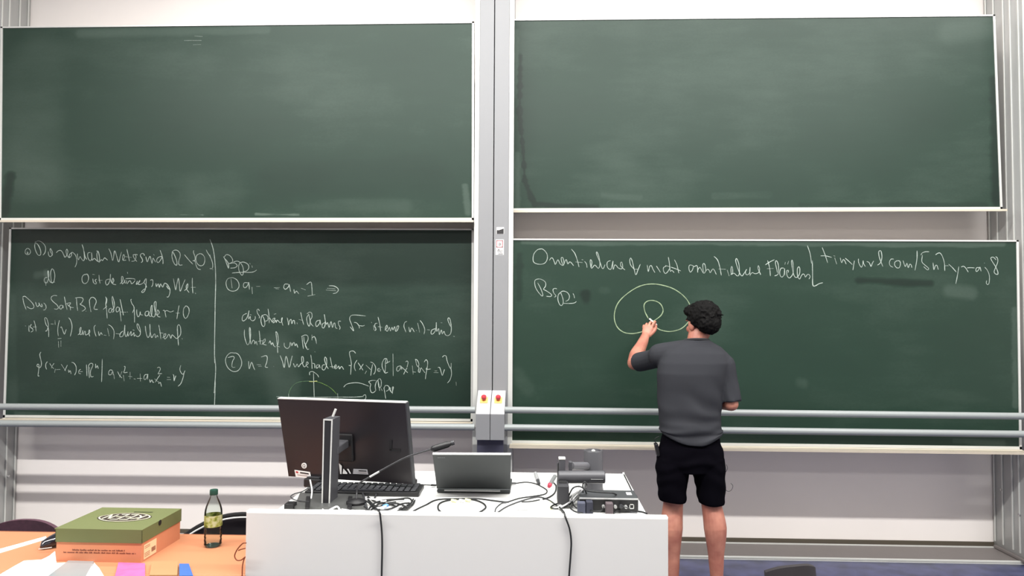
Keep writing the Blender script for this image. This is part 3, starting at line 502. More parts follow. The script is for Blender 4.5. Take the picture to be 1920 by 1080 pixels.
obj('label_print', patch([(673, 881.2), (687.5, 882), (687.7, 883.6), (673, 882.8)], .0008, .0018), ink, lb)
obj('label_print', patch([(673, 885), (688, 886), (688.2, 887), (673, 886)], .0008, .0018), mat('grey_ink2', (150, 140, 140), .6), lb)
obj('paper_tag', patch([(636.5, 868), (642, 873), (641.5, 888), (639, 888)], .001, .004), whitep, t)
obj('paper_tag', patch([(645, 878), (652, 886), (652, 888), (643.5, 887.5)], .001, .004), whitep, t)
obj('paper_tag', patch([(651.5, 878.5), (654.5, 878.5), (659, 887.5), (657, 887.5)], .001, .004), whitep, t)
# stand column
cf = 2.62; g = {}
tl, tr_, br, bl = at(606.5, 785.5, cf), at(623.8, 786.5, cf), at(618.5, 951, cf), at(603, 950, cf)
dv = Vector((.004, .085, 0))
sk = obj('stand_column', hexa(B(), [tl, tr_, br, bl], [p + dv for p in (tl, tr_, br, bl)]), mat('stand_grey', (74, 74, 78), .4, .3, .04, 10), t)
i = .0045; fx = Vector((i, 0, 0)); fz = Vector((0, 0, i)); fy = Vector((0, -.001, 0))
for q in ([tl - fz, tl + fx - fz, bl + fx, bl], [tr_ - fx - fz, tr_ - fz, br, br - fx], [tl, tr_, tr_ - fz, tl - fz]):
    obj('column_edge', hexa(B(), [p + fy * 3 for p in q], q), aluw, sk)
obj('slot', hexa(B(), [p + fy for p in (tl + fx - fz, tr_ - fx - fz, br - fx + fz, bl + fx + fz)], [tl + fx - fz, tr_ - fx - fz, br - fx + fz, bl + fx + fz]), mat('slot_black', (28, 28, 31), .5), sk)
bm = B(); tube(bm, [at(624, 781, 2.66), at(629.5, 767, 2.66)], .0045, 10); obj('cable_clip', bm, aluw, sk)
vz = on(640, 838); bm = B(); obox(bm, (vz + at(628, 836, 2.7)) / 2 , Vector((1, 0, 0)), Vector((0, 1, 0)), Vector((0, 0, 1)), (.05, abs(vz.y - 2.70) + .03, .03), .004)
obj('hinge_arm', bm, mat('stand_grey2', (84, 84, 88), .35, .4), t)
bm = B(); obox(bm, vz - un * .006, ux, un, uz, (.11, .012, .11), .004); obj('mount_plate', bm, darkm, t)
bm = B(); pl = [atz(563, 928, DZ), atz(683, 932, DZ), atz(690, 956, DZ), atz(551, 955, DZ)]
hexa(bm, [p + Vector((0, 0, .010)) for p in pl], pl); obj('base_plate', bm, mat('base_dark_grey', (84, 85, 84), .35, .3, .1, 30), t)
for u_ in (578, 657):
    bm = B(); a = atz(u_, 932, DZ + .013); b_ = atz(u_ - 2, 955, DZ + .013); obox(bm, (a + b_) / 2, Vector((1, 0, 0)), (a - b_).normalized(), Vector((0, 0, 1)), (.016, (a - b_).length, .008), .002); obj('rubber_strip', bm, darkm, t)
# docking station beside the column
c = atz(588, 911, DZ)
t = thing('docking_station', 'small black hub on the white desk left of the monitor column', 'hub', c)
bm = B(); obox(bm, c + Vector((.01, 0, .018)), ux, Vector((-ux.y, ux.x, 0)), Vector((0, 0, 1)), (.075, .07, .036), .006); obj('hub_body', bm, darkm, t)
bm = B(); obox(bm, c + Vector((.01, -.005, .039)), ux, Vector((-ux.y, ux.x, 0)), Vector((0, 0, 1)), (.055, .045, .004), .001); obj('hub_lid', bm, satin, t)
bm = B(); tube(bm, smoothpts([c + Vector((-.005, -.03, .03)), atz(585, 920, DZ + .02), atz(583, 938, DZ + .006)]), .003, 8); obj('white_plug_cable', bm, whitep, t, 40)
# power block at desk corner
c = atz(543.5, 956.5, DZ); t = thing('power_adapter', 'flat black power adapter at the front left corner of the white desk', 'adapter', c)
bm = B(); box(bm, atz(532, 957, DZ) + Vector((0, 0, .0)), atz(557, 951, DZ) + Vector((0, 0, .022)), .003); obj('adapter_body', bm, darkm, t)
# keyboard
kA, kB, kC, kD = atz(574, 909, DZ), atz(803, 911.5, DZ), atz(777, 937, DZ), atz(590, 934, DZ)
kx = ((kB - kA) + (kC - kD)).normalized(); ky = Vector((-kx.y, kx.x, 0)); kc = (kA + kB + kC + kD) / 4; kw = .44; kd = .14
kc = (kB + kC) / 2 - kx * kw / 2
t = thing('keyboard', 'black computer keyboard lying on the desk under the monitor', 'keyboard', kc, )
uz_ = Vector((0, 0, 1)); th = .05
bm = B(); obox(bm, kc + Vector((0, 0, .009)), kx, ky, uz_, (kw, kd, .018), .004); obj('keyboard_case', bm, darkm, t)
keym = mat('key_grey', (36, 37, 42), .5, 0, .1, 60)
me0 = None
for r in range(6):
    n = 17
    for k in range(n):
        if r == 0 and 5 <= k <= 11 : continue
        c = kc + kx * ((k - (n - 1) / 2) * .0245) + ky * ((r - 2.5) * .0205) + uz_ * .0205
        if me0 is None:
            bm = B(); obox(bm, c, kx, ky, uz_, (.0195, .017, .006), .0015, 1); o0 = obj('key', bm, keym, t, org=c); me0 = o0; c0 = c
            continue
        o = me0.copy(); o.location = me0.location + (c - c0); C.objects.link(o); o.parent = t
c = kc + ky * (-2.5 * .0205) + uz_ * .0205; obj('space_bar', obox(B(), c, kx, ky, uz_, (.16, .017, .006), .0015), keym, t)
# ---- gooseneck microphone
base = atz(668, 944, DZ + .0105)
t = thing('gooseneck_microphone', 'black gooseneck microphone reaching over the desk from its round base', 'microphone', base)
bm = B(); lathe(bm, base, [(.001, 0), (.036, 0), (.036, .008), (.026, .014), (.012, .018), (.001, .018)], 28); obj('microphone_base', bm, darkm, t, 40)
gz = [base + Vector((0, 0, .016)), at(669, 925, 2.64), at(672, 908, 2.65), at(692, 895, 2.66), at(720, 879, 2.68), at(760, 858, 2.7), at(790, 848, 2.71), at(810, 842, 2.72)]
bm = B(); tube(bm, smoothpts(gz, 8), .0032, 12); obj('gooseneck', bm, mat('gooseneck_dark', (52, 52, 54), .4, .5), t, 60)
bm = B(); tube(bm, [at(693, 894.4, 2.655), at(711, 884.2, 2.668)], .0038, 12); obj('metal_sleeve', bm, alu, t, 60, label='bright metal sleeve')
bm = B(); a, b_ = at(808, 843, 2.72), at(850, 830, 2.735); d = b_ - a
tube(bm, [a, a + d * .08, a + d * .2, a + d * .75, a + d * .86, b_], [.006, .0115, .0125, .012, .008, .006], 20); obj('microphone_capsule', bm, darkm, t, 50)
bm = B(); tube(bm, [a + d * .9, b_ + d * .04], .0088, 16); obj('capsule_tip', bm, satin, t, 50)
# ---- laptop
lm = mat('laptop_grey', (58, 61, 62), .42, .35, .03, 60, spec=.4)
l1, l2, l3, l4 = at(811, 852, 2.70), at(958, 852.5, 2.70), at(957, 917, 2.825), at(819, 916, 2.825)
t = thing('laptop', 'open grey laptop, lid back towards the audience, on the white desk', 'laptop', Vector(((l3.x + l4.x) / 2, l3.y, DZ)))
ln = (l2 - l1).cross(l1 - l4).normalized(); ln = ln if ln.y > 0 else -ln
obj('lid', hexa(B(), [l1, l2, l3, l4], [p + ln * .007 for p in (l1, l2, l3, l4)]), lm, t)
lu = (l2 - l1).normalized(); lv = (l1 - l4).normalized()
obj('lid_edge', hexa(B(), [l1 + lv * .0012 - ln * .0006, l2 + lv * .0012 - ln * .0006, l2 - lv * .002 - ln * .0006, l1 - lv * .002 - ln * .0006], [p + ln * .008 for p in (l1 + lv * .0012, l2 + lv * .0012, l2 - lv * .002, l1 - lv * .002)]), alu, t)
bm = B(); yb0 = l4.y + .004; box(bm, (l4.x, yb0 - .004, DZ + .003), (l3.x, yb0 + .205, DZ + .014), .003); obj('laptop_base', bm, lm, t)
obj('hinge_strip', box(B(), (l4.x + .03, yb0 - .010, DZ + .010), (l3.x - .04, yb0 - .003, DZ + .0145)), alu, t)
bm = B()
for k, (w_, x_) in enumerate(((.004, 0), (.004, .006), (.003, .012), (.004, .017), (.004, .023))):
    p = l1 + lu * (.018 + x_) - lv * (.014 + .0012 * k * 0); hexa(bm, [p - ln * .0006, p + lu * w_ - ln * .0006, p + lu * w_ - lv * (.006 if k % 2 else .007) - ln * .0006, p - lv * .006 - ln * .0006], [p, p + lu * w_, p + lu * w_ - lv * .006, p - lv * .006])
obj('lid_lettering', bm, mat('dim_silver_print', (96, 100, 102), .4, .5), t)
for k in range(4):
    pass
kb = B()
for r in range(4):
    for k in range(12): box(kb, (l4.x + .02 + k * .0205, yb0 + .03 + r * .02, DZ + .017), (l4.x + .037 + k * .0205, yb0 + .046 + r * .02, DZ + .019))
o = obj('laptop_keys', kb, darkm, t); o['kind'] = 'stuff'
# plugs of the laptop
def cable(name, label, pts, r=.0028, m=None, z=DZ + .003, zs=None, cat='cable', group=None, raw=None):
    P = raw or [atz(x, y, (zs[i] if zs else z)) for i, (x, y) in enumerate(pts)]
    bm = B(); tube(bm, smoothpts(P, 7), r, 8); o = obj(name, bm, m or rubber, None, 60); tag(o, label, cat, group); return o
def plug(a, b, r, m, name='plug', label=None, cat='plug'):
    bm = B(); d = (b - a); u = d.normalized(); s = Vector((0, 0, 1)).cross(u).normalized(); obox(bm, (a + b) / 2, u, s, u.cross(s), (d.length, r * 2.4, r * 1.6), r * .4)
    o = obj(name, bm, m, None, 60); tag(o, label, cat); return o
plug(atz(957.5, 906, DZ + .008), atz(968, 906, DZ + .006), .0042, satin, 'cable_plug', 'grey plug in the right side of the laptop')
plug(atz(808, 909.5, DZ + .008), atz(818, 910, DZ + .008), .0042, darkm, 'cable_plug', 'black plug in the left side of the laptop')
cable('laptop_cable', 'black cable curving from the right side of the laptop', [(967, 906), (985, 904), (1001, 906), (1013, 911), (1025, 919), (1022, 926), (1003, 930), (975, 934), (952, 941)], .0024)
cable('power_cable', 'thin dark cable running from keyboard edge to laptop', [(745, 909), (775, 910), (795, 909), (809, 909.5)], .002)
cable('desk_cable', 'long black cable from the desk front edge towards the desk middle', [(772, 960), (785, 953), (800, 946), (813, 939), (828, 936), (860, 935), (895, 935), (920, 938), (945, 941), (954, 941)], .0030)
cable('cable_loop', 'black cable loop standing behind the desk front edge', [(828, 961), (822, 955), (822, 947), (830, 941), (848, 937), (872, 935.5), (892, 938), (906, 944), (911, 951), (905, 957), (898, 961)], .0032)
cable('cable_end', 'grey cable end crossing itself near the desk middle', [(928, 961), (930, 953), (940, 944), (950, 942)], .0022, satin)
cable('long_cable', 'grey cable running right from the desk front towards the visualizer', [(933, 961), (950, 950), (975, 940), (1000, 933), (1013, 932), (1028, 937), (1040, 945), (1048, 952), (1056, 962)], .0026, satin)
cable('short_cable', 'short dark cable beside the visualizer foot', [(978, 941), (995, 940), (1012, 937)], .0022)
cable('visualizer_cable', 'black cable curving round the left side of the visualizer', [(1018, 936), (1030, 932), (1040, 924), (1043, 912), (1038, 905), (1035, 902)], .003)
rear = YP - .006
def hang(name, label, xs, r=.003, m=None, start=None):
    P = [atz(x, y, .921 + .003) for x, y in start] + [Vector((at(x, y, rear).x, rear, at(x, y, rear).z)) for x, y in xs]
    bm = B(); tube(bm, smoothpts(P, 6), r, 8); tag(obj(name, bm, m or rubber, None, 60), label, 'cable')
hang('hanging_cable', 'left black cable hanging over the desk front below the monitor', [(713.5, 972), (716, 1000), (716.5, 1030), (715.5, 1080)], .0032, None, [(704, 953), (710, 958), (712, 961)])
hang('hanging_cable', 'right black cable hanging over the desk front below the visualizer', [(1061, 972), (1068, 992), (1071, 1015), (1070, 1040), (1067, 1080)], .0032, None, [(1049, 951), (1055, 958), (1058, 962)])
# chalk bits and marks on desk
chs = mat('yellow_chalk_stick', (236, 236, 176), .9); wcs = mat('chalk_stick', (240, 240, 234), .9)
for k, (x, y, dx, m, lb) in enumerate(((847, 938, 6, chs, 'pale yellow chalk stick left of two others beside the cable loop'), (862, 938, 7, wcs, 'white chalk stick between two yellow ones'), (873, 937, 7, chs, 'pale yellow chalk stick right of the white one'))):
    a = atz(x, y, DZ + .006); bm = B(); tube(bm, [a, a + Vector((.018, -.012, 0))], .0055, 12); tag(obj('chalk_stick', bm, m, None, 60), lb, 'chalk')
bm = B(); a = atz(968, 955.5, DZ + .002); b_ = atz(990, 956, DZ + .002); tube(bm, [a, (a + b_) / 2, b_], .0016, 8); tag(obj('thin_rod', bm, alu, None, 60), 'thin grey rod lying on the desk near its front edge', 'rod')
bm = B(); q = [atz(1017, 940, DZ), atz(1033, 940, DZ), atz(1036, 956, DZ), atz(1014, 956, DZ)]; hexa(bm, [p + Vector((0, 0, .0015)) for p in q], q); tag(obj('sticky_note', bm, mat('pale_yellow_paper', (236, 240, 190), .8)), 'pale yellow sticky note on the desk left of the visualizer', 'note')
a, b_ = atz(1004, 888, DZ + .009), atz(1010.5, 907, DZ + .007); t = thing('marker_pen', 'grey marker pen lying on the desk right of the laptop', 'pen', a)
bm = B(); tube(bm, [a, a + (b_ - a) * .7], .0085, 16); obj('pen_barrel', bm, mat('pen_grey', (140, 141, 142), .4), t, 40)
bm = B(); tube(bm, [a + (b_ - a) * .7, b_], [.0075, .0062], 16); obj('pen_cap', bm, satin, t, 40)
a, b_ = at(1040.5, 893, 2.98), at(1031, 909, 2.90); t = thing('red_tipped_marker', 'grey marker with a red end leaning beside the visualizer', 'pen', Vector((b_.x, b_.y, DZ)))
bm = B(); tube(bm, [a, b_], .0085, 16); obj('pen_barrel', bm, mat('pen_dark_grey', (104, 106, 106), .4), t, 40)
bm = B(); tube(bm, [b_, b_ + (b_ - a) * .18], [.0095, .007], 16); obj('red_end', bm, mat('pen_red', (170, 50, 70), .4), t, 40)
# ---- visualizer (document camera)
vm_ = mat('visualizer_grey', (70, 70, 74), .42, .1, .03, 40); vm2 = mat('visualizer_light', (96, 96, 100), .4, .15, .03, 40); vm3 = mat('visualizer_dark', (50, 50, 53), .42, .1, .03, 40)
VY = 2.72
def vb(x0, y0, x1, y1, Y, d, m, name, t, bev=.004, label=None):
    a = at(x0, y0, Y); b = at(x1, y1, Y); return obj(name, box(B(), (a.x, Y, b.z), (b.x, Y + d, a.z), bev), m, t, label=label)
t = thing('visualizer', 'folded grey document camera at the right end of the desk', 'document camera', Vector((at(1090, 900, VY).x, VY, DZ)))
vb(1045, 911, 1067, 946, 2.62, .10, vm3, 'foot', t)
vb(1048, 904, 1063, 911, 2.66, .05, darkm, 'swivel_joint', t, .002)
a, b_ = at(1046, 894.5, VY), at(1134.5, 894.5, VY)
bm = B(); tube(bm, [a, a + Vector((.004, 0, 0)), b_ - Vector((.003, 0, 0)), b_], [.019, .0235, .0235, .020], 24); obj('head_housing', bm, vm_, t, 40)
vb(1104, 897.5, 1134.5, 906.5, VY - .022, .05, vm3, 'control_panel', t, .003)
vb(1108, 898.5, 1131, 899.8, VY - .024, .004, alu, 'silver_strip', t, .0005)
vb(1048, 862, 1060, 886, VY + .01, .03, vm_, 'arm_post', t, .003); vb(1047.5, 859, 1060.5, 862.5, VY + .008, .034, aluw, 'post_cap', t, .002)
vb(1066.5, 866, 1073, 884, VY + .02, .025, vm_, 'arm_post', t, .003); vb(1044.5, 868, 1048, 960 - 50, VY + .015, .01, vm3, 'side_plate', t, .002)
a, b_ = at(1071, 873.5, VY + .06), at(1106, 873.5, VY + .16)
bm = B(); tube(bm, [a, b_], .0145, 20); obj('cross_arm', bm, vm2, t, 40)
c = at(1112.5, 880, VY + .17); zt_ = at(1112.5, 844, VY + .17).z
bm = B(); lathe(bm, Vector((c.x, c.y, DZ)), [(.001, 0), (.040, 0), (.040, .008), (.0375, .02), (.0375, zt_ - DZ - .004), (.035, zt_ - DZ), (.030, zt_ - DZ), (.028, zt_ - DZ - .006), (.001, zt_ - DZ - .006)], 40); cy = obj('camera_cylinder', bm, vm_, t, 40)
bm = B(); ell(bm, Vector((c.x, c.y, zt_ - .003)), (.008, .008, .006)); obj('lens_dome', bm, aluw, t, True)
c2 = atz(1114, 909, DZ); bm = B(); lathe(bm, Vector((c2.x, c2.y, DZ)), [(.001, 0), (.034, 0), (.034, .012), (.030, .016), (.001, .016)], 32); obj('round_base', bm, vm2, t, 40)
# ---- rack box right
RY = 2.585
a = at(1086, 951, RY); b_ = at(1197, 936, RY); t = thing('video_switch', 'flat black connector box with a white sticker at the desk right end', 'switch box', Vector(((a.x + b_.x) / 2, RY + .07, DZ)))
zt_ = b_.z + .002
sw = obj('switch_case', box(B(), (a.x, RY, DZ + .002), (b_.x, RY + .12, zt_), .002), mat('switch_dark', (66, 68, 70), .4, .2, .05, 30), t)
obj('front_face', box(B(), (a.x + .003, RY - .002, DZ + .004), (b_.x - .003, RY, zt_ - .006)), darkm, t)
obj('front_lip', box(B(), (a.x, RY - .003, zt_ - .005), (b_.x, RY + .002, zt_ + .0005), .001), alu, t)
q = at(1177, 928, RY + .06); obj('white_sticker', box(B(), (b_.x - .034, RY + .05, zt_), (b_.x - .016, RY + .085, zt_ + .001)), whitep, t)
u = b_.x - .024; bm = B(); zc = (DZ + zt_) / 2 - .002
for q in ((-.008, .008, .006, .008), (-.008, .008, -.008, -.006), (-.008, -.006, -.008, .008), (.006, .008, -.008, .008)): box(bm, (u + q[0], RY - .005, zc + q[2]), (u + q[1], RY - .001, zc + q[3]))
obj('network_port', bm, aluw, t)
for k, dx in enumerate((.045, .062, .082, .104, .124)):
    bm = B(); tube(bm, [(b_.x - dx, RY - .001, zc + .002 * (k % 2)), (b_.x - dx, RY - .016, zc + .002 * (k % 2))], .0055 + .001 * (k % 2), 14); obj('connector', bm, (alu, satin)[k % 2], t, 40)
cable('edge_cable', 'black cable following the right edge of the desk into the connector box', [(1170, 890), (1175, 900), (1181, 912), (1186, 922), (1193, 930), (1196, 938)], .0028, None, DZ + .004, [DZ + .004] * 4 + [DZ + .02, DZ + .008])
cable('thin_grey_cable', 'thin grey cable trailing from the brown adapter to the right desk edge', [(1150, 956), (1165, 957), (1180, 960), (1195, 961)], .002, satin)
cable('corner_cable', 'short dark cable at the right front corner of the desk', [(1196, 958.5), (1205, 960), (1213, 963)], .0028)
# brown adapter, plugs
def blk(name, label, x0, y0, x1, y1, Y, m, cat='adapter', d=.03, zlift=0):
    a = at(x0, y0, Y); b = at(x1, y1, Y); z0 = DZ + zlift
    o = obj(name, box(B(), (a.x, Y, z0), (b.x, Y + d, a.z), .003), m); tag(o, label, cat); return o
blk('video_adapter', 'small brown grey adapter in front of the connector box', 1136, 944, 1150, 960, 2.535, mat('brown_grey_plastic', (80, 70, 74), .5))
blk('power_plug', 'blue grey power plug among cables left of the brown adapter', 1083, 943, 1098, 957, 2.545, mat('plug_blue_grey', (62, 65, 80), .5), 'plug')
blk('power_plug', 'dark blue power plug touching the blue grey one', 1099, 941, 1112, 957, 2.545, mat('plug_dark_blue', (38, 40, 54), .5), 'plug')
# cable tangle at the visualizer
wc = mat('white_cable', (226, 226, 226), .45)
gcable = mat('grey_cable', (176, 176, 178), .45)
sets = [([(1046, 944), (1036, 948), (1033, 952), (1044, 954), (1062, 948), (1078, 938), (1088, 930)], .0028, rubber, 'black cable looping left of the visualizer foot'),
 ([(1064, 945), (1064, 938), (1072, 918), (1082, 912), (1092, 914), (1100, 920), (1125, 923), (1150, 925), (1163, 934), (1168, 944), (1162, 955), (1150, 963)], .0028, rubber, 'black cable arching over the connector box'),
 ([(1064, 940), (1068, 951), (1078, 959), (1092, 962)], .0026, rubber, 'black cable sweeping down to the desk front left of the plugs'),
 ([(1072, 936), (1076, 948), (1088, 957)], .0026, rubber, 'short black cable beside the plugs'),
 ([(1093, 924), (1093, 908), (1097, 904), (1100, 910), (1098, 922), (1106, 930), (1112, 942)], .0026, rubber, 'upright black cable loop in front of the visualizer'),
 ([(1073, 944), (1080, 935), (1090, 930), (1104, 934), (1118, 940), (1136, 948)], .0034, wc, 'white cable leading into the brown adapter'),
 ([(1046, 951), (1060, 943), (1074, 932), (1084, 921), (1090, 912)], .0036, wc, 'upper white cable of the bundle beside the visualizer foot'),
 ([(1048, 953), (1063, 945), (1077, 935), (1088, 923), (1095, 915)], .0032, gcable, 'grey cable of the bundle beside the visualizer foot'),
 ([(1066, 936), (1074, 927), (1082, 918), (1086, 908)], .0036, wc, 'short white cable standing beside the visualizer foot'),
 ([(1112, 952), (1120, 955), (1130, 953), (1137, 953)], .0024, rubber, 'small black cable between dark plug and brown adapter'),
 ([(1100, 955), (1112, 958), (1126, 958), (1132, 950), (1122, 946)], .0024, rubber, 'small black cable loop below the connector box'),
 ([(1163, 944), (1170, 950), (1180, 953)], .002, satin, 'thin grey wire under the connector box')]
for k, (pts, r, m, lb) in enumerate(sets):
    zz = [DZ + .006 + .022 * math.sin(math.pi * i / (len(pts) - 1)) * (k % 3) / 2 + .003 * (k % 4) for i in range(len(pts))]
    P = []
    for (x, y), z in zip(pts, zz):
        p = atz(x, y, z)
        if y < 930 and p.y > 2.7: # raised loops stay close to the viewer side
            p = at(x, y, 2.62 if k != 1 else 2.60)
        P.append(p)
    cable('tangled_cable', lb, None, r, m, raw=P)
# cable tangle under the monitor
rnd = random.Random(4)
tl_ = [([(671, 909), (680, 925), (685, 945), (687, 960)], 'grey cable curving down from the microphone neck', satin),
 ([(684, 938), (695, 944), (710, 950), (725, 944), (742, 941)], 'black cable in the tangle, nearest the keyboard', rubber),
 ([(688, 960), (700, 945), (720, 938), (745, 936), (765, 934), (772, 940), (765, 952), (748, 960)], 'black cable looping to the right end of the tangle', rubber),
 ([(690, 940), (700, 951), (716, 957), (735, 953), (752, 945), (768, 943)], 'black cable crossing the middle of the tangle', rubber),
 ([(702, 935), (706, 925), (709, 915)], 'thin grey wire rising from the tangle towards the keyboard', satin),
 ([(706, 953), (718, 951), (724, 949)], 'white cable with the blue plug', wc),
 ([(742, 960), (755, 953), (770, 944), (775, 936)], 'outer black cable at the right of the tangle', rubber),
 ([(733, 959), (746, 952), (760, 947)], 'white cable at the right of the tangle', wc),
 ([(686, 936), (700, 936), (716, 940), (724, 939)], 'white cable at the back of the tangle', wc),
 ([(690, 932), (704, 941), (722, 944), (742, 949), (760, 956)], 'black cable slanting across the tangle to the desk edge', rubber),
 ([(695, 957), (707, 947), (722, 941), (740, 937), (758, 936)], 'black cable rising through the tangle', rubber),
 ([(727, 947), (740, 944), (752, 946), (764, 951), (770, 946)], 'black cable beside the blue plug', rubber),
 ([(752, 961), (764, 954), (774, 946), (778, 938)], 'second outer black cable at the right of the tangle', rubber),
 ([(683, 950), (690, 956), (700, 960)], 'short black cable at the left end of the tangle', rubber),
 ([(712, 961), (704, 952), (696, 943), (688, 934)], 'black cable leading from the tangle to the hanging one', rubber),
 ([(604, 955), (612, 959), (622, 954), (632, 950), (638, 957)], 'white cable curling at the foot of the monitor column', wc),
 ([(640, 955), (655, 957), (672, 958)], 'pale cable lying along the monitor base', gcable)]
for k, (pts, lb, m) in enumerate(tl_):
    cable('tangled_cable', lb, pts, .0033, m, zs=[DZ + (.012 if y < 957 and x < 692 else .005) + .004 * (k % 3) for x, y in pts])
plug(atz(719, 950, DZ + .01), atz(727, 947, DZ + .012), .006, mat('plug_bright_blue', (96, 150, 214), .4), 'cable_plug', 'bright blue plug in the tangle below the monitor')
cable('loop_wire', 'grey wire loop reaching over the left edge of the desk', [(578, 915), (566, 922), (552, 926), (545, 931), (552, 937), (562, 939), (580, 941)], .0022, satin, zs=[DZ + .006] * 4 + [DZ + .006, DZ + .013, DZ + .016])
plug(atz(772, 902, DZ + .012), atz(781, 901, DZ + .012), .011, darkm, 'cable_plug', 'black plug beside the lower right monitor corner')
# ------------------------------------------------------------------ orange table on the left
TZ = .70
orm = mat('orange_laminate', (184, 122, 88), .42, 0, .03, 4)
yb = (atz(20, 996, TZ).y + atz(400, 1003, TZ).y) / 2
t = thing('table', 'orange table at the left, holding the shoe box and bottle', 'table', (-1.8, yb - .36, 0))
xt0, xt1 = -2.75, atz(466, 1003, TZ).x + .12
obj('tabletop', box(B(), (xt0, 2.16, TZ - .025), (at(461, 1030, 2.5).x - .01 if False else px0 - .012, YP + .0, TZ), .003), orm, t)
obj('tabletop_rear', box(B(), (xt0, YP + .0, TZ - .025), (px0 + .02, yb, TZ), .003), orm, t)
obj('edge_band', box(B(), (xt0, yb, TZ - .026), (px0 + .02, yb + .003, TZ + .0005)), mat('brown_edge', (150, 96, 70), .5), t)
for x in (xt0 + .08, px0 - .1):
    for y in (2.24, yb - .08):
        bm = B(); tube(bm, [(x, y, 0), (x, y, TZ - .025)], .02, 16); obj('leg', bm, alu, t, 40)
# ---- shoe box
A0, A1, A2, A3 = atz(105, 1052.5, TZ), atz(264.5, 1055.5, TZ), atz(328.5, 1010, TZ), None
A3 = A0 + (A2 - A1); H = .118
card = mat('orange_cardboard', (190, 122, 88), .8, 0, .03, 30); green = mat('olive_green_card', (92, 98, 58), .7, 0, .03, 20)
t = thing('shoe_box', 'closed shoe box with an olive green lid and orange base', 'shoe box', (A0 + A2) / 2)
ex = (A1 - A0).normalized(); ey = (A2 - A1); ey = (ey - ex * ey.dot(ex)); L_ = ey.length; ey.normalize(); W_ = (A1 - A0).length; up = Vector((0, 0, 1))
def bp(u, v, z): return A0 + ex * u + ey * v + up * z
base_ = [bp(0, 0, 0), bp(W_, 0, 0), bp(W_, L_, 0), bp(0, L_, 0)]
obj('box_base', hexa(B(), base_, [p + up * (H - .006) for p in base_]), card, t)
o_ = .003
def lid(u0, u1, v0, v1, z0, z1): q = [bp(u0, v0, z0), bp(u1, v0, z0), bp(u1, v1, z0), bp(u0, v1, z0)]; return q
bm = B(); lh = .048
hexa(bm, lid(-o_ - .004, W_ + o_, -o_, L_ + o_, H - .003, 0), [p + up * .003 for p in lid(-o_ - .004, W_ + o_, -o_, L_ + o_, H - .003, 0)])
lidbody = obj('lid', bm, green, t)
bm = B()
for q in ((-o_, W_ + o_, -o_, -.0005), (-o_, W_ + o_, L_ + .0005, L_ + o_), (-o_, -.0005, -o_, L_ + o_), (W_ + .0005, W_ + o_, -o_, L_ + o_)):
    z0 = lid(q[0], q[1], q[2], q[3], H - lh, 0); hexa(bm, z0, [p + up * (lh - .003) for p in z0])
obj('lid_skirt', bm, green, t)
bm = B(); c = bp(W_ + o_ + .0005, L_ * .42, H - .008); tube(bm, [c, c + ex * .0012], .010, 20); obj('thumb_hole', bm, darkm, t)
# badge: readable from the far side of the table
mc = bp(W_ * .52, L_ * .53, H + .0006); M4 = frame4(mc, -ex, -ey)
def badge(a, b, z, n=48):
    pts = []
    for k in range(n):
        an = 2 * math.pi * k / n; cx_, sy_ = math.cos(an), math.sin(an)
        x = a * (abs(cx_) ** .55) * (1 if cx_ > 0 else -1); y = b * sy_ * (1 - .0 * abs(cx_))
        y = b * (abs(sy_) ** .9) * (1 if sy_ > 0 else -1) * (1 - .45 * (abs(x) / a) ** 2)
        pts.append(M4 @ Vector((x, y, z)))
    return pts
brown = mat('dark_brown_print', (46, 36, 30), .7); cream = mat('cream_print', (188, 184, 160), .7)
def disc(pts, z): bm = B(); prism(bm, pts, up * .0003); return bm
obj('badge', disc(badge(.102, .060, 0), 0), brown, lidbody)
obj('badge', disc(badge(.098, .0565, .0004), 0), cream, lidbody)
obj('badge', disc(badge(.092, .0515, .0008), 0), brown, lidbody)
bm = B(); nst = 0; gl = {'K': ['-.5,-.5 -.5,.5', '.5,.5 -.42,0 .5,-.5'], 'E': ['.5,.5 -.5,.5 -.5,-.5 .5,-.5', '-.15,0 .45,0'], 'N': ['-.5,-.5 -.5,.5 .5,-.5 .5,.5']}
for i, ch in enumerate('KEEN'):
    for st in gl[ch]:
        P = []
        for p in st.split():
            x, y = map(float, p.split(',')); hgt = .066 - (.020 if i in (0, 3) else 0)
            P.append(M4 @ Vector(((i - 1.5) * .037 + x * .024 + y * .008, y * hgt * (1 - .1 * abs(i - 1.5) * 0), .0013)))
        for j in range(len(P) - 1):
            nst += 1; P[j] = P[j] + up * .00004 * nst; d = (P[j + 1] - P[j]).normalized(); s_ = up.cross(d) * .0034; a = P[j] - d * .0030; b_ = P[j + 1] + d * .0030
            hexa(bm, [a + s_, b_ + s_, b_ - s_, a - s_], [q + up * .0004 for q in (a + s_, b_ + s_, b_ - s_, a - s_)])
obj('badge_lettering', bm, cream, lidbody)
bm = B(); q0 = bp(W_ * .50, L_ * .78, H + .0006); 
rr = random.Random(3)
x = 0
while x < .075:
    w_ = rr.uniform(.0022, .005); q = [q0 + ex * x, q0 + ex * (x + w_), q0 + ex * (x + w_) + ey * .010, q0 + ex * x + ey * .010]; hexa(bm, [p + up * .0003 for p in q], q); x += w_ + .0009
obj('small_print', bm, mat('dark_green_print', (58, 64, 36), .7), lidbody)
bm = B(); n_ = -ey
for row, (u0, u1, z) in enumerate(((.19, .81, .040), (.085, .935, .031))):
    x = u0 * W_
    while x < u1 * W_:
        for k in range(rr.randint(2, 9)):
            w_ = rr.uniform(.0016, .003); h_ = rr.choice((.0034, .0034, .0052))
            a = bp(x, -.0006, z); q = [a, a + ex * w_, a + ex * w_ + up * h_, a + up * h_]
            if x + w_ < u1 * W_: hexa(bm, [p + ey * .0005 for p in q], q)
            x += w_ + .0007
        x += .003
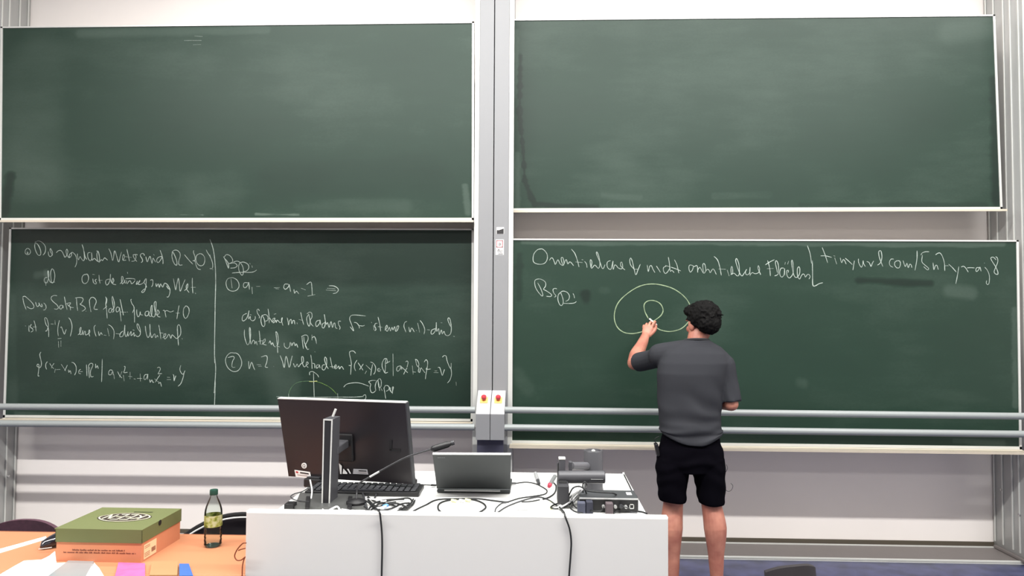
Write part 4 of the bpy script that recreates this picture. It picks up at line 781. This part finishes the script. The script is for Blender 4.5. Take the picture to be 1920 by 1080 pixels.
o = obj('front_print', bm, mat('brown_print', (112, 58, 42), .7), t); o['kind'] = 'stuff'
bm = B(); q = [bp(W_ + .0005, .015, .006), bp(W_ + .0005, .10, .006), bp(W_ + .0005, .10, .058), bp(W_ + .0005, .015, .058)]; hexa(bm, q, [p + ex * .0008 for p in q]); st = obj('size_label', bm, mat('cream_label', (232, 190, 150), .7), t, label='pale size label with a barcode')
bm = B()
for k in range(9):
    v0 = .066 + k * .0032; q = [bp(W_ + .0014, v0, .018), bp(W_ + .0014, v0 + .0016, .018), bp(W_ + .0014, v0 + .0016, .034), bp(W_ + .0014, v0, .034)]; hexa(bm, q, [p + ex * .0004 for p in q])
for z in (.05, .044, .026, .02, .014):
    q = [bp(W_ + .0014, .02, z), bp(W_ + .0014, .055, z), bp(W_ + .0014, .055, z + .0015), bp(W_ + .0014, .02, z + .0015)]; hexa(bm, q, [p + ex * .0004 for p in q])
obj('label_print', bm, mat('brown_print', (112, 58, 42), .7), st)
# ---- bottle
bc = atz(399, 1024, TZ); t = thing('water_bottle', 'clear plastic water bottle with a green cap and yellow green label', 'bottle', bc)
def clear(name, tint, gloss, k):
    m = bpy.data.materials.new(name); m.use_nodes = True; nt = m.node_tree; nt.nodes.remove(nt.nodes['Principled BSDF'])
    out = nt.nodes['Material Output']; tr = nt.nodes.new('ShaderNodeBsdfTransparent'); tr.inputs[0].default_value = lin(tint)
    gl_ = nt.nodes.new('ShaderNodeBsdfGlossy'); gl_.inputs['Roughness'].default_value = gloss
    lw = nt.nodes.new('ShaderNodeLayerWeight'); lw.inputs[0].default_value = k
    mx = nt.nodes.new('ShaderNodeMixShader'); nt.links.new(lw.outputs['Fresnel'], mx.inputs[0]); nt.links.new(tr.outputs[0], mx.inputs[1]); nt.links.new(gl_.outputs[0], mx.inputs[2]); nt.links.new(mx.outputs[0], out.inputs[0])
    return m
glass = clear('clear_plastic', (244, 249, 246), .12, .18)
r_ = .0325; prof = [(.001, .004), (.018, .0), (.028, .002), (.0315, .010)]
z = .010
while z < .125:
    prof.append((r_ - .0012 * (1 - math.cos((z - .01) / .0145 * 2 * math.pi)) / 2 if z < .075 else r_, z)); z += .0036
prof += [(.0325, .13), (.031, .142), (.027, .157), (.021, .172), (.0155, .184), (.0128, .192), (.0125, .196), (.015, .197), (.015, .199), (.0125, .200), (.001, .200)]
bm = B(); lathe(bm, bc, prof, 40); obj('bottle_body', bm, glass, t, 70)
bm = B(); lathe(bm, bc, [(.001, .006), (.027, .006), (.029, .012), (.0298, .02), (.0298, .052), (.001, .052)], 32); obj('water', bm, clear('water', (247, 249, 249), .05, .08), t, 60)
bm = B(); lathe(bm, bc, [(.013, .197), (.0148, .197), (.0152, .200), (.0152, .213), (.014, .2165), (.001, .217)], 30)
obj('cap', bm, mat('dark_green_cap', (24, 62, 50), .4), t, 40)
bm = B(); n = 40
for k in range(n):
    a = 2 * math.pi * k / n; b2 = 2 * math.pi * (k + 1) / n
    P = [bc + Vector((.0331 * math.cos(x_), .0331 * math.sin(x_), z_)) for x_, z_ in ((a, .079), (b2, .079), (b2, .122), (a, .122))]
    bm.faces.new([bm.verts.new(p) for p in P])
bmesh.ops.remove_doubles(bm, verts=bm.verts, dist=1e-5)
lm_ = bpy.data.materials.new('bottle_label'); lm_.use_nodes = True; nt = lm_.node_tree; b = nt.nodes['Principled BSDF']
tc = nt.nodes.new('ShaderNodeTexCoord'); n1 = nt.nodes.new('ShaderNodeTexNoise'); n1.inputs['Scale'].default_value = 55; n1.inputs['Detail'].default_value = 3; nt.links.new(tc.outputs['Object'], n1.inputs['Vector'])
cr = nt.nodes.new('ShaderNodeValToRGB'); cr.color_ramp.elements[0].color = lin((82, 98, 34)); cr.color_ramp.elements[0].position = .36; cr.color_ramp.elements[1].color = lin((176, 180, 140)); cr.color_ramp.elements[1].position = .6
x = cr.color_ramp.elements.new(.48); x.color = lin((140, 148, 68)); nt.links.new(n1.outputs[0], cr.inputs[0]); nt.links.new(cr.outputs[0], b.inputs['Base Color']); b.inputs['Roughness'].default_value = .4
obj('bottle_label', bm, lm_, t, True, label='yellow green paper label')
# ---- other things on the table
t = thing('spectacle_case', 'black glossy spectacle case half hidden by the shoe box', 'case', atz(100, 1030, TZ))
c = atz(104, 1028, TZ); bm = B(); P = [c + Vector((x_, 0.03 + .2 * x_, .022)) for x_ in (-.062, -.055, -.035, 0, .03, .055)]
P = [atz(74, 1034, TZ) + Vector((0, .01, .012)), atz(78, 1032, TZ) + Vector((0, .012, .018)), atz(90, 1030, TZ) + Vector((0, .02, .024)), atz(100, 1028, TZ) + Vector((0, .03, .028))]
tube(bm, P, [.006, .018, .026, .028], 24, rr=[.006, .014, .02, .024]); obj('case_shell', bm, mat('glossy_black', (22, 22, 30), .15, coat=.5), t, True)
bm = B(); tube(bm, smoothpts([atz(76, 1034.5, TZ) + Vector((-.002, -.008, .012)), atz(84, 1034, TZ) + Vector((0, -.012, .014)), atz(101, 1033, TZ) + Vector((0, -.012, .017))]), .0016, 8); obj('metal_rim', bm, aluw, t, True)
q = [atz(-30, 1038, TZ), atz(-30, 1046, TZ), atz(88, 1011, TZ), atz(86, 1006, TZ)]
o = obj('white_strip', hexa(B(), [p + up * .0012 for p in q], q), mat('white_paper', (236, 234, 232), .8)); tag(o, 'thin white strip running left from the spectacle case', 'paper')  # flat white strip laid diagonally across the tabletop
q = [atz(20, 1066, TZ), atz(45, 1052, TZ), atz(78, 1050, TZ), atz(92, 1043, TZ), atz(103, 1034, TZ), atz(106, 1056, TZ), atz(175, 1054, TZ), atz(186, 1066, TZ), atz(200, 1090, TZ), atz(-20, 1090, TZ)]
o = obj('paper_sheet', prism(B(), [p for p in q], up * .0015), mat('white_paper', (236, 234, 232), .8)); tag(o, 'large white paper lying at the near edge of the orange table', 'paper')
def slab(name, label, cat, q, h, m, m2=None):
    P = [atz(x, y, TZ + .002) for x, y in q]; bm = B(); hexa(bm, [p + up * h for p in P], P); o = obj(name, bm, m); tag(o, label, cat); return o
slab('tablet_computer', 'grey flat tablet on the white paper before the shoe box', 'tablet', [(128, 1054.5), (176, 1056), (160, 1085), (88, 1085)], .007, mat('tablet_grey', (150, 156, 158), .3, .3))
slab('booklet', 'pink booklet cut by the lower frame before the shoe box', 'booklet', [(222, 1057.5), (272, 1059), (272, 1085), (215, 1085)], .006, mat('pink_cover', (170, 90, 140), .5, var=.3, scale=30))
slab('small_carton', 'beige carton cut by the lower frame right of the shoe box', 'carton', [(285, 1059), (334, 1059), (332, 1085), (280, 1085)], .012, mat('beige_card', (150, 118, 80), .7))
t = slab('blue_pouch', 'blue pouch cut by the lower frame right of the beige carton', 'pouch', [(336, 1062), (354, 1062), (362, 1085), (336, 1085)], .010, mat('blue_fabric', (50, 88, 150), .7))
cable('brown_cable', 'thin brown cable looping beside the grey desk panel', None, .0022, mat('brown_cable', (120, 62, 34), .5), raw=[at(x, y, YP - .02) for x, y in ((462, 1018), (455, 1019), (445, 1030), (440, 1042), (444, 1050), (452, 1050), (460, 1044))] )
cable('brown_cable', 'end of the brown cable hanging down beside the desk panel', None, .0022, MATS['brown_cable'], raw=[at(x, y, YP - .02) for x, y in ((460, 1028), (452, 1030), (447, 1032))])
cable('brown_cable', 'short drop of brown cable below the loop beside the desk panel', None, .0022, MATS['brown_cable'], raw=[at(x, y, YP - .02) for x, y in ((458.5, 1046), (456, 1054), (454.5, 1064), (454, 1082))])
# ---- chairs
def chair(label, xc, top_px, halfw, Y, m, rim, tilt=0, seat_dir=-1, group=None):
    zt = at(*top_px, Y).z
    t = thing('chair', label, 'chair', (xc, Y, 0))
    def shell(hw, h, yy, th, z_top):
        bm = B(); cols = 18; rows = 8; F = []; Bk = []
        for s_, L in ((0, F), (th, Bk)):
            for r in range(rows + 1):
                row = []
                for k in range(cols + 1):
                    u = -1 + 2 * k / cols; topz = z_top - .085 * abs(u) ** 2.4 * (hw / .25) + tilt * u; bot = z_top - h
                    z_ = bot + (topz - bot) * r / rows
                    row.append(bm.verts.new((xc + u * hw, yy + s_ - .05 * (1 - u * u) * seat_dir * -1 + .06 * (r / rows) * (-seat_dir), z_)))
                L.append(row)
        for L, fl_ in ((F, 0), (Bk, 1)):
            for r in range(rows):
                for k in range(cols):
                    q = [L[r][k], L[r][k + 1], L[r + 1][k + 1], L[r + 1][k]]; bm.faces.new(q if not fl_ else q[::-1])
        for k in range(cols):
            bm.faces.new((F[rows][k], F[rows][k + 1], Bk[rows][k + 1], Bk[rows][k])); bm.faces.new((F[0][k + 1], F[0][k], Bk[0][k], Bk[0][k + 1]))
        for r in range(rows):
            bm.faces.new((F[r][0], F[r + 1][0], Bk[r + 1][0], Bk[r][0])); bm.faces.new((F[r + 1][cols], F[r][cols], Bk[r][cols], Bk[r + 1][cols]))
        bmesh.ops.recalc_face_normals(bm, faces=bm.faces); top = [F[rows][k].co.copy() for k in range(cols + 1)]
        return bm, top
    bm, top = shell(halfw, .30, Y, .02, zt - .004)
    obj('backrest', bm, m, t, True)
    if rim:
        bm = B(); tube(bm, [p + Vector((0, .004, .002)) for p in top], .007, 8); obj('backrest_rim', bm, darkm, t, True)
        bm = B(); tube(bm, [p + Vector((0, -.006, -.012)) for p in top[1:-1]], .004, 8); obj('chrome_trim', bm, aluw, t, True)
    ys = Y + seat_dir * .22
    obj('seat', box(B(), (xc - halfw * .9, ys - .2, .40), (xc + halfw * .9, ys + .2, .44), .015), m, t)
    for sx in (-1, 1):
        for sy in (-1, 1):
            bm = B(); tube(bm, [(xc + sx * halfw * .75, ys + sy * .17, .40), (xc + sx * halfw * .9, ys + sy * .2, 0)], .011, 10); obj('leg', bm, alu, t, True)
        bm = B(); tube(bm, smoothpts([(xc + sx * halfw * .6, ys - seat_dir * .12, .41), (xc + sx * halfw * .6, Y + .02, .44), (xc + sx * halfw * .6, Y + .015, zt - .24)], 4), .010, 10); obj('back_support', bm, alu, t, True)
    return t
maro = mat('speckled_maroon_fabric', (74, 46, 58), .8, 0, .45, 60)
blk_ = mat('black_upholstery', (30, 25, 28), .7, 0, .1, 40)
Yc = 3.10
chair('chair with a speckled maroon backrest behind the orange table', at(52, 972, Yc).x, (52, 972), abs(at(140, 985, Yc).x - at(52, 985, Yc).x) * 1.05, Yc, maro, False, 0, 1)
chair('black chair with a silver rimmed backrest behind the water bottle', at(468, 961, Yc).x, (468, 961), abs(at(352, 985, Yc).x - at(468, 985, Yc).x) * 1.0, Yc, blk_, True, 0, 1)
chair('dark chair top cut by the lower frame right of the man', at(1494, 1060, 2.5).x, (1494, 1062), .085, 2.5, blk_, False, .010, -1)
# ------------------------------------------------------------------ the lecturer
def fuse(name, bm, voxel, m, parent, sm=4, fn=None, label=None):
    """one continuous skin from overlapping closed volumes"""
    me = bpy.data.meshes.new('tmp'); bmesh.ops.recalc_face_normals(bm, faces=bm.faces); bm.to_mesh(me); bm.free()
    o = bpy.data.objects.new('tmp', me); C.objects.link(o)
    r = o.modifiers.new('r', 'REMESH'); r.mode = 'VOXEL'; r.voxel_size = voxel; r.adaptivity = 0
    s = o.modifiers.new('s', 'SMOOTH'); s.factor = .5; s.iterations = sm
    bpy.context.view_layer.update()
    m2 = bpy.data.meshes.new_from_object(o.evaluated_get(bpy.context.evaluated_depsgraph_get()))
    bpy.data.objects.remove(o)
    if fn:
        nn = [v.normal.copy() for v in m2.vertices]
        for v, n in zip(m2.vertices, nn): v.co = fn(v.co.copy(), n)
    org = wloc(parent)
    for v in m2.vertices: v.co -= org
    for p in m2.polygons: p.use_smooth = True
    m2.materials.clear(); m2.materials.append(m); m2.name = name
    q = bpy.data.objects.new(name, m2); C.objects.link(q); q.parent = parent
    if label: q['label'] = label
    return q
def limb(bm, P, r, n=16, sub=5, flat=None, rr=None, cut=False):
    """tapered closed limb with rounded ends through points P"""
    P = [Vector(p) for p in P]
    Q = smoothpts(P, sub)
    def interp(L):
        out = []
        for i in range(len(P) - 1):
            for j in range(sub): t = j / sub; t = t * t * (3 - 2 * t) * .5 + t * .5; out.append(L[i] * (1 - t) + L[i + 1] * t)
        out.append(L[-1]); return out
    if len(P) < 3: Q = [P[0].lerp(P[1], j / sub) for j in range(sub + 1)]
    Rr = interp(r); R2 = interp(rr) if rr else Rr
    tube(bm, Q, Rr, n, True, R2, flat)
    ell(bm, Q[0], (Rr[0] * .99, R2[0] * .99 if rr else Rr[0] * .99, Rr[0] * .99), None, 14, 10)
    if not cut: ell(bm, Q[-1], (Rr[-1] * .99,) * 3, None, 14, 10)
def sections(bm, S_, n=40, p=2.3):
    """S_: (centre, rx, ry) horizontal superellipse sections, bottom to top"""
    rings = []
    for c, rx, ry in S_:
        ring = []
        for k in range(n):
            a = 2 * math.pi * k / n; ca, sa = math.cos(a), math.sin(a)
            ring.append(bm.verts.new(Vector(c) + Vector((rx * math.copysign(abs(ca) ** (2 / p), ca), ry * math.copysign(abs(sa) ** (2 / p), sa), 0))))
        rings.append(ring)
    for i in range(len(rings) - 1):
        for k in range(n): bm.faces.new((rings[i][k], rings[i][(k + 1) % n], rings[i + 1][(k + 1) % n], rings[i + 1][k]))
    bm.faces.new(rings[0][::-1]); bm.faces.new(rings[-1])
def skin_mat():
    m = bpy.data.materials.new('skin'); m.use_nodes = True; nt = m.node_tree; b = nt.nodes['Principled BSDF']
    tc = nt.nodes.new('ShaderNodeTexCoord'); n = nt.nodes.new('ShaderNodeTexNoise'); n.inputs['Scale'].default_value = 14; n.inputs['Detail'].default_value = 3
    nt.links.new(tc.outputs['Object'], n.inputs['Vector']); r = nt.nodes.new('ShaderNodeValToRGB')
    r.color_ramp.elements[0].color = lin((152, 92, 78)); r.color_ramp.elements[0].position = .3; r.color_ramp.elements[1].color = lin((182, 124, 104)); r.color_ramp.elements[1].position = .7
    nt.links.new(n.outputs[0], r.inputs[0]); nt.links.new(r.outputs[0], b.inputs['Base Color']); b.inputs['Roughness'].default_value = .5
    b.inputs['Subsurface Weight'].default_value = .08; b.inputs['Subsurface Radius'].default_value = (.02, .008, .004)
    return m
skin = skin_mat()
PY = 4.13
foot_c = at(1300, 1110, PY); foot_c.z = 0
man = thing('person', 'man with black hair, grey t-shirt and black shorts, writing on the lower right chalkboard', 'person', foot_c)
def q(x, y, Y=PY): return at(x, y, Y)
k_ = PY / FPX
# head frame: turned to his left, towards the hand
HC = q(1315, 605, 4.17)
hr = Matrix.Rotation(math.radians(26), 3, 'Z') @ Matrix.Rotation(math.radians(-8), 3, 'X')  # local +y = face direction
def h(x, y, z): return HC + hr @ Vector((x, y, z))
bm = B()
ell(bm, h(0, -.015, .03), (.074, .092, .085), hr, 28, 20)          # skull
ell(bm, h(0, .018, -.028), (.060, .070, .085), hr, 24, 16)         # face
ell(bm, h(0, .045, -.085), (.036, .036, .028), hr)                 # chin
limb(bm, [h(0, .082, .012), h(0, .094, -.012), h(0, .106, -.030)], [.009, .010, .014], 10, 4)   # nose
ell(bm, h(0, .083, -.055), (.024, .010, .006), hr); ell(bm, h(0, .082, -.064), (.020, .010, .006), hr)   # lips
ell(bm, h(0, .078, .024), (.050, .014, .008), hr)                  # brow
for s in (-1, 1):
    ell(bm, h(s * .075, -.004, -.012), (.010, .022, .034), hr @ Matrix.Rotation(s * -.25, 3, 'Z'))   # ears
    ell(bm, h(s * .046, .055, -.03), (.016, .020, .02), hr)
# neck and trunk (under the clothes)
limb(bm, [q(1307, 652, 4.15), q(1307, 638, 4.155), q(1311, 618, 4.17)], [.064, .056, .054], 20)
sections(bm, [(q(1295, 870), .135, .085), (q(1296, 830), .15, .095), (q(1296, 790), .142, .09), (q(1297, 740), .15, .09), (q(1300, 700), .165, .095), (q(1303, 670, 4.14), .16, .085), (q(1306, 655, 4.145), .10, .065)])
# left arm, raised to the board
sL, eL, wL = q(1245, 669, 4.18), q(1189, 681, 4.43), q(1210, 630, 4.65)
limb(bm, [sL, sL.lerp(eL, .5), eL], [.052, .045, .040])
limb(bm, [eL, eL.lerp(wL, .3) + Vector((-.006, 0, 0)), eL.lerp(wL, .7), wL], [.042, .044, .034, .027])
# right arm, hanging with the forearm forward
sR, eR, wR = q(1359, 688, 4.12), q(1371, 757, 4.10), q(1330, 752, 4.33)
limb(bm, [sR, sR.lerp(eR, .5), eR], [.044, .042, .040])
limb(bm, [eR, eR.lerp(wR, .35), wR], [.041, .040, .027])
# legs
def leg(hx, kx_, cx_, ax, fx_, dY):
    Y = PY + dY
    hip, knee, calf, low, ank = q(hx, 868, Y), q(kx_, 946, Y + .01), q(cx_, 990, Y - .012), q(cx_ * .45 + ax * .55, 1045, Y - .004), q(ax, 1086, Y)
    limb(bm, [hip, hip.lerp(knee, .5), knee, calf, low, ank], [.076, .066, .056, .063, .043, .035], 20, 6)
    a = q(fx_, 1086, Y); 
    f0 = Vector((a.x, Y - .035, .045)); f1 = Vector((a.x + (fx_ - ax) * .003, Y + .07, .05)); f2 = Vector((a.x + (fx_ - ax) * .005, Y + .17, .03))
    limb(bm, [f0, f1, f2], [.034, .036, .034], 16, 4)
    return f0, f1, f2
fL = leg(1268, 1262, 1259, 1261, 1256, .02); fR = leg(1325, 1334, 1341, 1344, 1350, -.01)
def hand(W, d, n, side, s=1.0, fingers=None, thumb=None, palm=(.038, .014)):
    """W wrist, d direction wrist>knuckles, n direction out of the back of the hand, side towards the thumb"""
    d = d.normalized(); n = (n - d * n.dot(d)).normalized(); u = side - d * side.dot(d) - n * side.dot(n); u.normalize()
    def P(a, b, c): return W + (d * a + u * b + n * c) * s
    rot = Matrix((u, n, d)).transposed()
    limb(bm, [P(0, 0, 0), P(.03, .002, 0), P(.065, .004, .002)], [.025 * s, .033 * s, .037 * s], 18, 5, flat=n, rr=[.019 * s, .017 * s, .015 * s], cut=True)
    ell(bm, P(.066, 0, .001), (.035 * s, .0135 * s, .016 * s), rot)
    for F in fingers: limb(bm, [P(*p) for p in F[0]], [r * s for r in F[1]], 10, 4)
    limb(bm, [P(*p) for p in thumb[0]], [r * s for r in thumb[1]], 10, 4)
    return P
# writing hand (left): knuckles up and forward, back of the hand to the viewer
dirL = (q(1218, 601, 4.70) - wL); nL = Vector((-.35, -.9, .15))
R4 = [.0096, .0088, .0080, .0070]
fing = [([(.070, .027, .002), (.104, .034, .008), (.122, .036, -.008), (.124, .034, -.028)], [.0106, .0098, .0090, .0080]),     # index, bent onto the chalk
        ([(.076, .006, .003), (.108, .007, -.002), (.120, .012, -.030), (.114, .018, -.050)], R4),     # middle
        ([(.073, -.015, .001), (.099, -.016, -.010), (.098, -.013, -.037), (.078, -.010, -.046)], [.0090, .0084, .0078, .0068]),
        ([(.062, -.029, -.002), (.084, -.033, -.012), (.080, -.030, -.033), (.062, -.027, -.039)], [.0080, .0074, .0068, .0060])]
thm = ([(.016, .022, -.008), (.050, .042, -.014), (.084, .046, -.022), (.110, .040, -.032)], [.0160, .0138, .0116, .0096])
PL = hand(wL, dirL, nL, Vector((1, 0, .1)), .96, fing, thm)
# right hand, loosely closed before the belly
dirR = Vector((-.6, .7, .05))
fing2 = [([(.072, .027 - .0195 * i, 0), (.098 - .003 * i, .027 - .0205 * i, -.012), (.100 - .004 * i, .026 - .018 * i, -.040), (.078, .024 - .017 * i, -.048)], [.0092 - .0005 * i, .0086 - .0005 * i, .0080 - .0005 * i, .0072 - .0005 * i]) for i in range(4)]
thm2 = ([(.018, .026, -.006), (.048, .046, -.018), (.074, .044, -.034), (.092, .030, -.048)], [.0150, .0125, .0105, .0088])
hand(wR, dirR, Vector((.6, .3, .3)), Vector((0, 0, 1)), 1.0, fing2, thm2)
body = fuse('body', bm, .0033, skin, man, 3)
# eyes
eyew = mat('eye_white', (232, 228, 224), .2); iris = mat('dark_iris', (40, 28, 22), .2)
for s in (-1, 1):
    bm = B(); ell(bm, h(s * .030, .0610, .004), (.0125, .0120, .0110), hr); ey_ = obj('eye', bm, eyew, man, True)
    bm = B(); ell(bm, h(s * .030, .0722, .004), (.006, .003, .006), hr); obj('iris', bm, iris, ey_, True)
    bm = B(); tube(bm, smoothpts([h(s * .014, .085, .026), h(s * .030, .086, .031), h(s * .046, .074, .027)]), .0035, 8); obj('eyebrow', bm, mat('black_hair', (7, 6, 6), .8, 0, .3, 80, spec=.15), man, True)
bm = B(); tube(bm, smoothpts([h(-.022, .0895, -.0595), h(0, .0935, -.0590), h(.022, .0895, -.0595)]), .0016, 8); obj('mouth', bm, mat('lip_dark', (150, 84, 80), .5), man, True)
# hair: thick, tousled
def hairfn(co, n):
    a = noise.noise(co * 22) * .007 + noise.noise(co * 70) * .004 + noise.noise(Vector((co.x * 190, co.y * 190, co.z * 60))) * .004
    return co + n * a
bm = B()
ell(bm, h(0, -.026, .050), (.084, .098, .074), hr, 32, 20)
ell(bm, h(0, -.066, -.010), (.074, .058, .064), hr, 24, 16)
ell(bm, h(.040, -.030, .012), (.052, .066, .072), hr); ell(bm, h(-.040, -.030, .020), (.050, .060, .058), hr)
ell(bm, h(0, .040, .075), (.074, .052, .042), hr)
rh = random.Random(12)
for k in range(230):
    th_ = rh.uniform(0, 2 * math.pi); ph = rh.uniform(-.45, 1.45)
    dvec = Vector((math.cos(th_) * math.cos(ph), math.sin(th_) * math.cos(ph), math.sin(ph)))
    if dvec.y > .45 and dvec.z < .35: continue
    if dvec.z < -.2 and dvec.y > -.1: continue
    b0 = Vector((dvec.x * .078, dvec.y * .092 - .026, dvec.z * .072 + .040)); sw = Vector((rh.uniform(-1, 1), rh.uniform(-1, 1), rh.uniform(-1.1, .3))) * .012
    limb(bm, [h(*b0), h(*(b0 + dvec * .006 + sw * .5)), h(*(b0 + dvec * .008 + sw * 1.3))], [.010, .007, .003], 8, 3)
fuse('hair', bm, .0045, mat('black_hair', (7, 6, 6), .8, 0, .3, 80, spec=.15), man, 1, hairfn)
# t-shirt
def shirtfn(co, n):
    d = 0.0
    # drag folds sweeping from the right waist up to the left, and soft noise
    p = co - q(1385, 800)
    ang = math.atan2(p.z, -p.x); rad = p.length
    wgt = max(0, min(1, (q(1300, 690).z - co.z) / .22)) * (1 if n.y < .3 else .3)
    d += math.sin(ang * 16 + 2.5 * noise.noise(co * 7) + rad * 6) * .011 * wgt * min(1, max(0, rad - .12) / .2) * max(0, 1 - rad / .6)
    d += noise.noise(Vector((co.x * 9, co.y * 6, co.z * 5))) * .008 * (.25 + .75 * wgt)
    d += math.sin((co.z - q(1300, 812).z) * 95 + 3 * noise.noise(Vector((co.x * 6, 2, co.z * 2)))) * .0045 * max(0, 1 - abs(co.z - q(1300, 812).z) / .07)
    co = co + n * d
    xc = q(1296, 820).x; zb = q(1296, 800).z; w_ = max(0, min(1, (zb - co.z) / .07))
    co.z += .055 * min(1.2, abs((co.x - xc) / .165) ** 2) * w_ * w_
    return co
bm = B()
sections(bm, [(q(1296, 830), .172, .132), (q(1296, 822), .174, .132), (q(1294, 805), .173, .128), (q(1292, 780), .172, .124), (q(1293, 755), .176, .122), (q(1295, 725), .186, .122), (q(1297, 700), .196, .122), (q(1302, 680, 4.135), .200, .116), (q(1304, 662, 4.14), .178, .100), (q(1305, 650, 4.145), .140, .084), (q(1306, 641, 4.15), .088, .068), (q(1306, 637, 4.15), .072, .062)], 48, 2.5)
# shoulders and sleeves
limb(bm, [q(1306, 656, 4.15), q(1258, 662, 4.17), q(1236, 666, 4.185)], [.068, .066, .066])
e2 = sL.lerp(eL, .84)
limb(bm, [q(1242, 666, 4.18), sL.lerp(eL, .4), e2], [.066, .062, .064], flat=(0, 0, 1), rr=[.062, .058, .060], cut=True)
limb(bm, [q(1306, 656, 4.145), q(1342, 671, 4.125), q(1357, 684, 4.12)], [.068, .064, .060])
limb(bm, [q(1358, 684, 4.12), q(1365, 716, 4.11), q(1370, 753, 4.10)], [.062, .056, .058], cut=True)
fuse('t_shirt', bm, .006, mat('charcoal_cotton', (50, 51, 55), .92, 0, .05, 300, spec=.1), man, 3, shirtfn, 'charcoal grey cotton t-shirt')
bm = B(); nk = q(1306, 638, 4.15); ring = [Vector((nk.x + .066 * math.cos(a), nk.y + .058 * math.sin(a), nk.z - .001 - .009 * math.sin(a))) for a in [2 * math.pi * k / 32 for k in range(33)]]
tube(bm, ring, .0075, 10, False); obj('collar', bm, mat('charcoal_rib', (38, 38, 41), .9), man, True)
# shorts
def shortfn(co, n):
    return co + n * (noise.noise(Vector((co.x * 10, co.y * 8, co.z * 6))) * .008 + math.sin(co.z * 70 + 8 * noise.noise(co * 5)) * .0022)
bm = B()
sections(bm, [(q(1295, 882), .150, .112), (q(1295, 862), .186, .130), (q(1294, 840), .178, .122), (q(1294, 818), .156, .104), (q(1294, 800), .146, .094)], 44, 2.4)
def shorts_leg(pts):
    sections(bm, [(q(x, y, PY + dy), rx * k_, ry) for x, y, rx, ry, dy in pts], 36, 2.3)
shorts_leg([(1261, 938, 23, .088, .0), (1261, 932, 24.5, .092, 0), (1260, 905, 27, .100, 0), (1262, 880, 31, .108, 0), (1266, 858, 33, .112, 0)])
shorts_leg([(1334, 944, 21.5, .088, .0), (1334, 938, 23, .092, 0), (1332, 910, 26, .100, 0), (1327, 882, 31, .108, 0), (1323, 858, 34, .112, 0)])
fuse('shorts', bm, .006, mat('black_shorts_cloth', (8, 7, 12), 1, 0, .06, 200, spec=.03), man, 3, shortfn, 'black knee length shorts')
# shoes
for f0, f1, f2 in (fL, fR):
    bm = B(); dd = (f2 - f0); dd.z = 0; dd.normalize(); u = Vector((-dd.y, dd.x, 0)); c = (f0 + f2) / 2
    limb(bm, [f0 + Vector((0, 0, .012)), f1 + Vector((0, 0, .004)), f2 + Vector((0, 0, .005))], [.044, .046, .041], 18, 5)
    sh = fuse('shoe', bm, .006, mat('dark_canvas', (52, 54, 62), .8), man, 3, lambda co, n: Vector((co.x, co.y, max(co.z, .012))))
    bm = B(); pts = []
    for k in range(24):
        a = 2 * math.pi * k / 24; p = c + dd * .142 * math.cos(a) + u * .047 * math.sin(a); pts.append(Vector((p.x, p.y, .0)))
    prism(bm, pts, (0, 0, .02)); obj('sole', bm, mat('white_rubber', (210, 210, 206), .6), sh, 30)
# chalk in his hand, transmitter and lead
tip = at(1218, 598, YF - .003)
gp = PL(.118, .038, -.032); bm = B(); d = (tip - gp).normalized(); tube(bm, [gp - d * .012, tip], .0052, 12); tag(obj('chalk_stick', bm, mat('chalk_stick', (240, 240, 234), .9), None, 40), 'white chalk held between the fingers of the lecturer at the board', 'chalk')
mc_ = q(1231.5, 842, PY + .0); t = thing('belt_transmitter', 'small black radio transmitter clipped to the left hip of the lecturer', 'transmitter', mc_)
bm = B(); obox(bm, mc_ + Vector((0, -.01, 0)), Vector((.97, 0, .2)).normalized(), Vector((0, 1, 0)), Vector((-.2, 0, .97)).normalized(), (.018, .055, .07), .004); obj('transmitter_case', bm, darkm, t)
bm = B(); tube(bm, smoothpts([mc_ + Vector((.0, -.01, .03)), mc_ + Vector((-.016, -.01, .05)), mc_ + Vector((-.004, -.01, .066)), mc_ + Vector((.012, -.01, .072))]), .002, 8); obj('antenna', bm, darkm, t, True)
P = [q(x, y, PY) for x, y in ((1354, 892), (1360, 886), (1364, 878), (1362, 871))]; bm = B(); tube(bm, smoothpts(P), .0012, 6); P = [q(x, y, PY) for x, y in ((1352, 900), (1356, 912), (1364, 921), (1371, 919), (1374, 911), (1370, 906))]
tube(bm, smoothpts(P), .0012, 6); tag(obj('earphone_lead', bm, rubber, None, 60), 'thin dark lead looping out of the right pocket of the shorts', 'lead')

# ------------------------------------------------------------------ groups of alike things
GROUPS = {'tangled_cable': 'tangled cables on the lecturer desk', 'hanging_cable': 'cables hanging over the desk front', 'steel_tube': 'grey steel tubes before the lower chalkboards',
          'chalkboard': 'sliding green chalkboards', 'guide_column': 'guide columns of the sliding chalkboards', 'control_box': 'control boxes on the central column', 'cable_plug': 'plugs on the lecturer desk',
          'power_plug': 'power plugs beside the connector box', 'chalk_stick': 'chalk sticks', 'chair': 'chairs between the tables', 'brown_cable': 'pieces of the brown cable beside the desk panel'}
for o in C.objects:
    n = o.name.split('.')[0]
    if o.parent is None and n in GROUPS and 'label' in o: o['group'] = GROUPS[n]
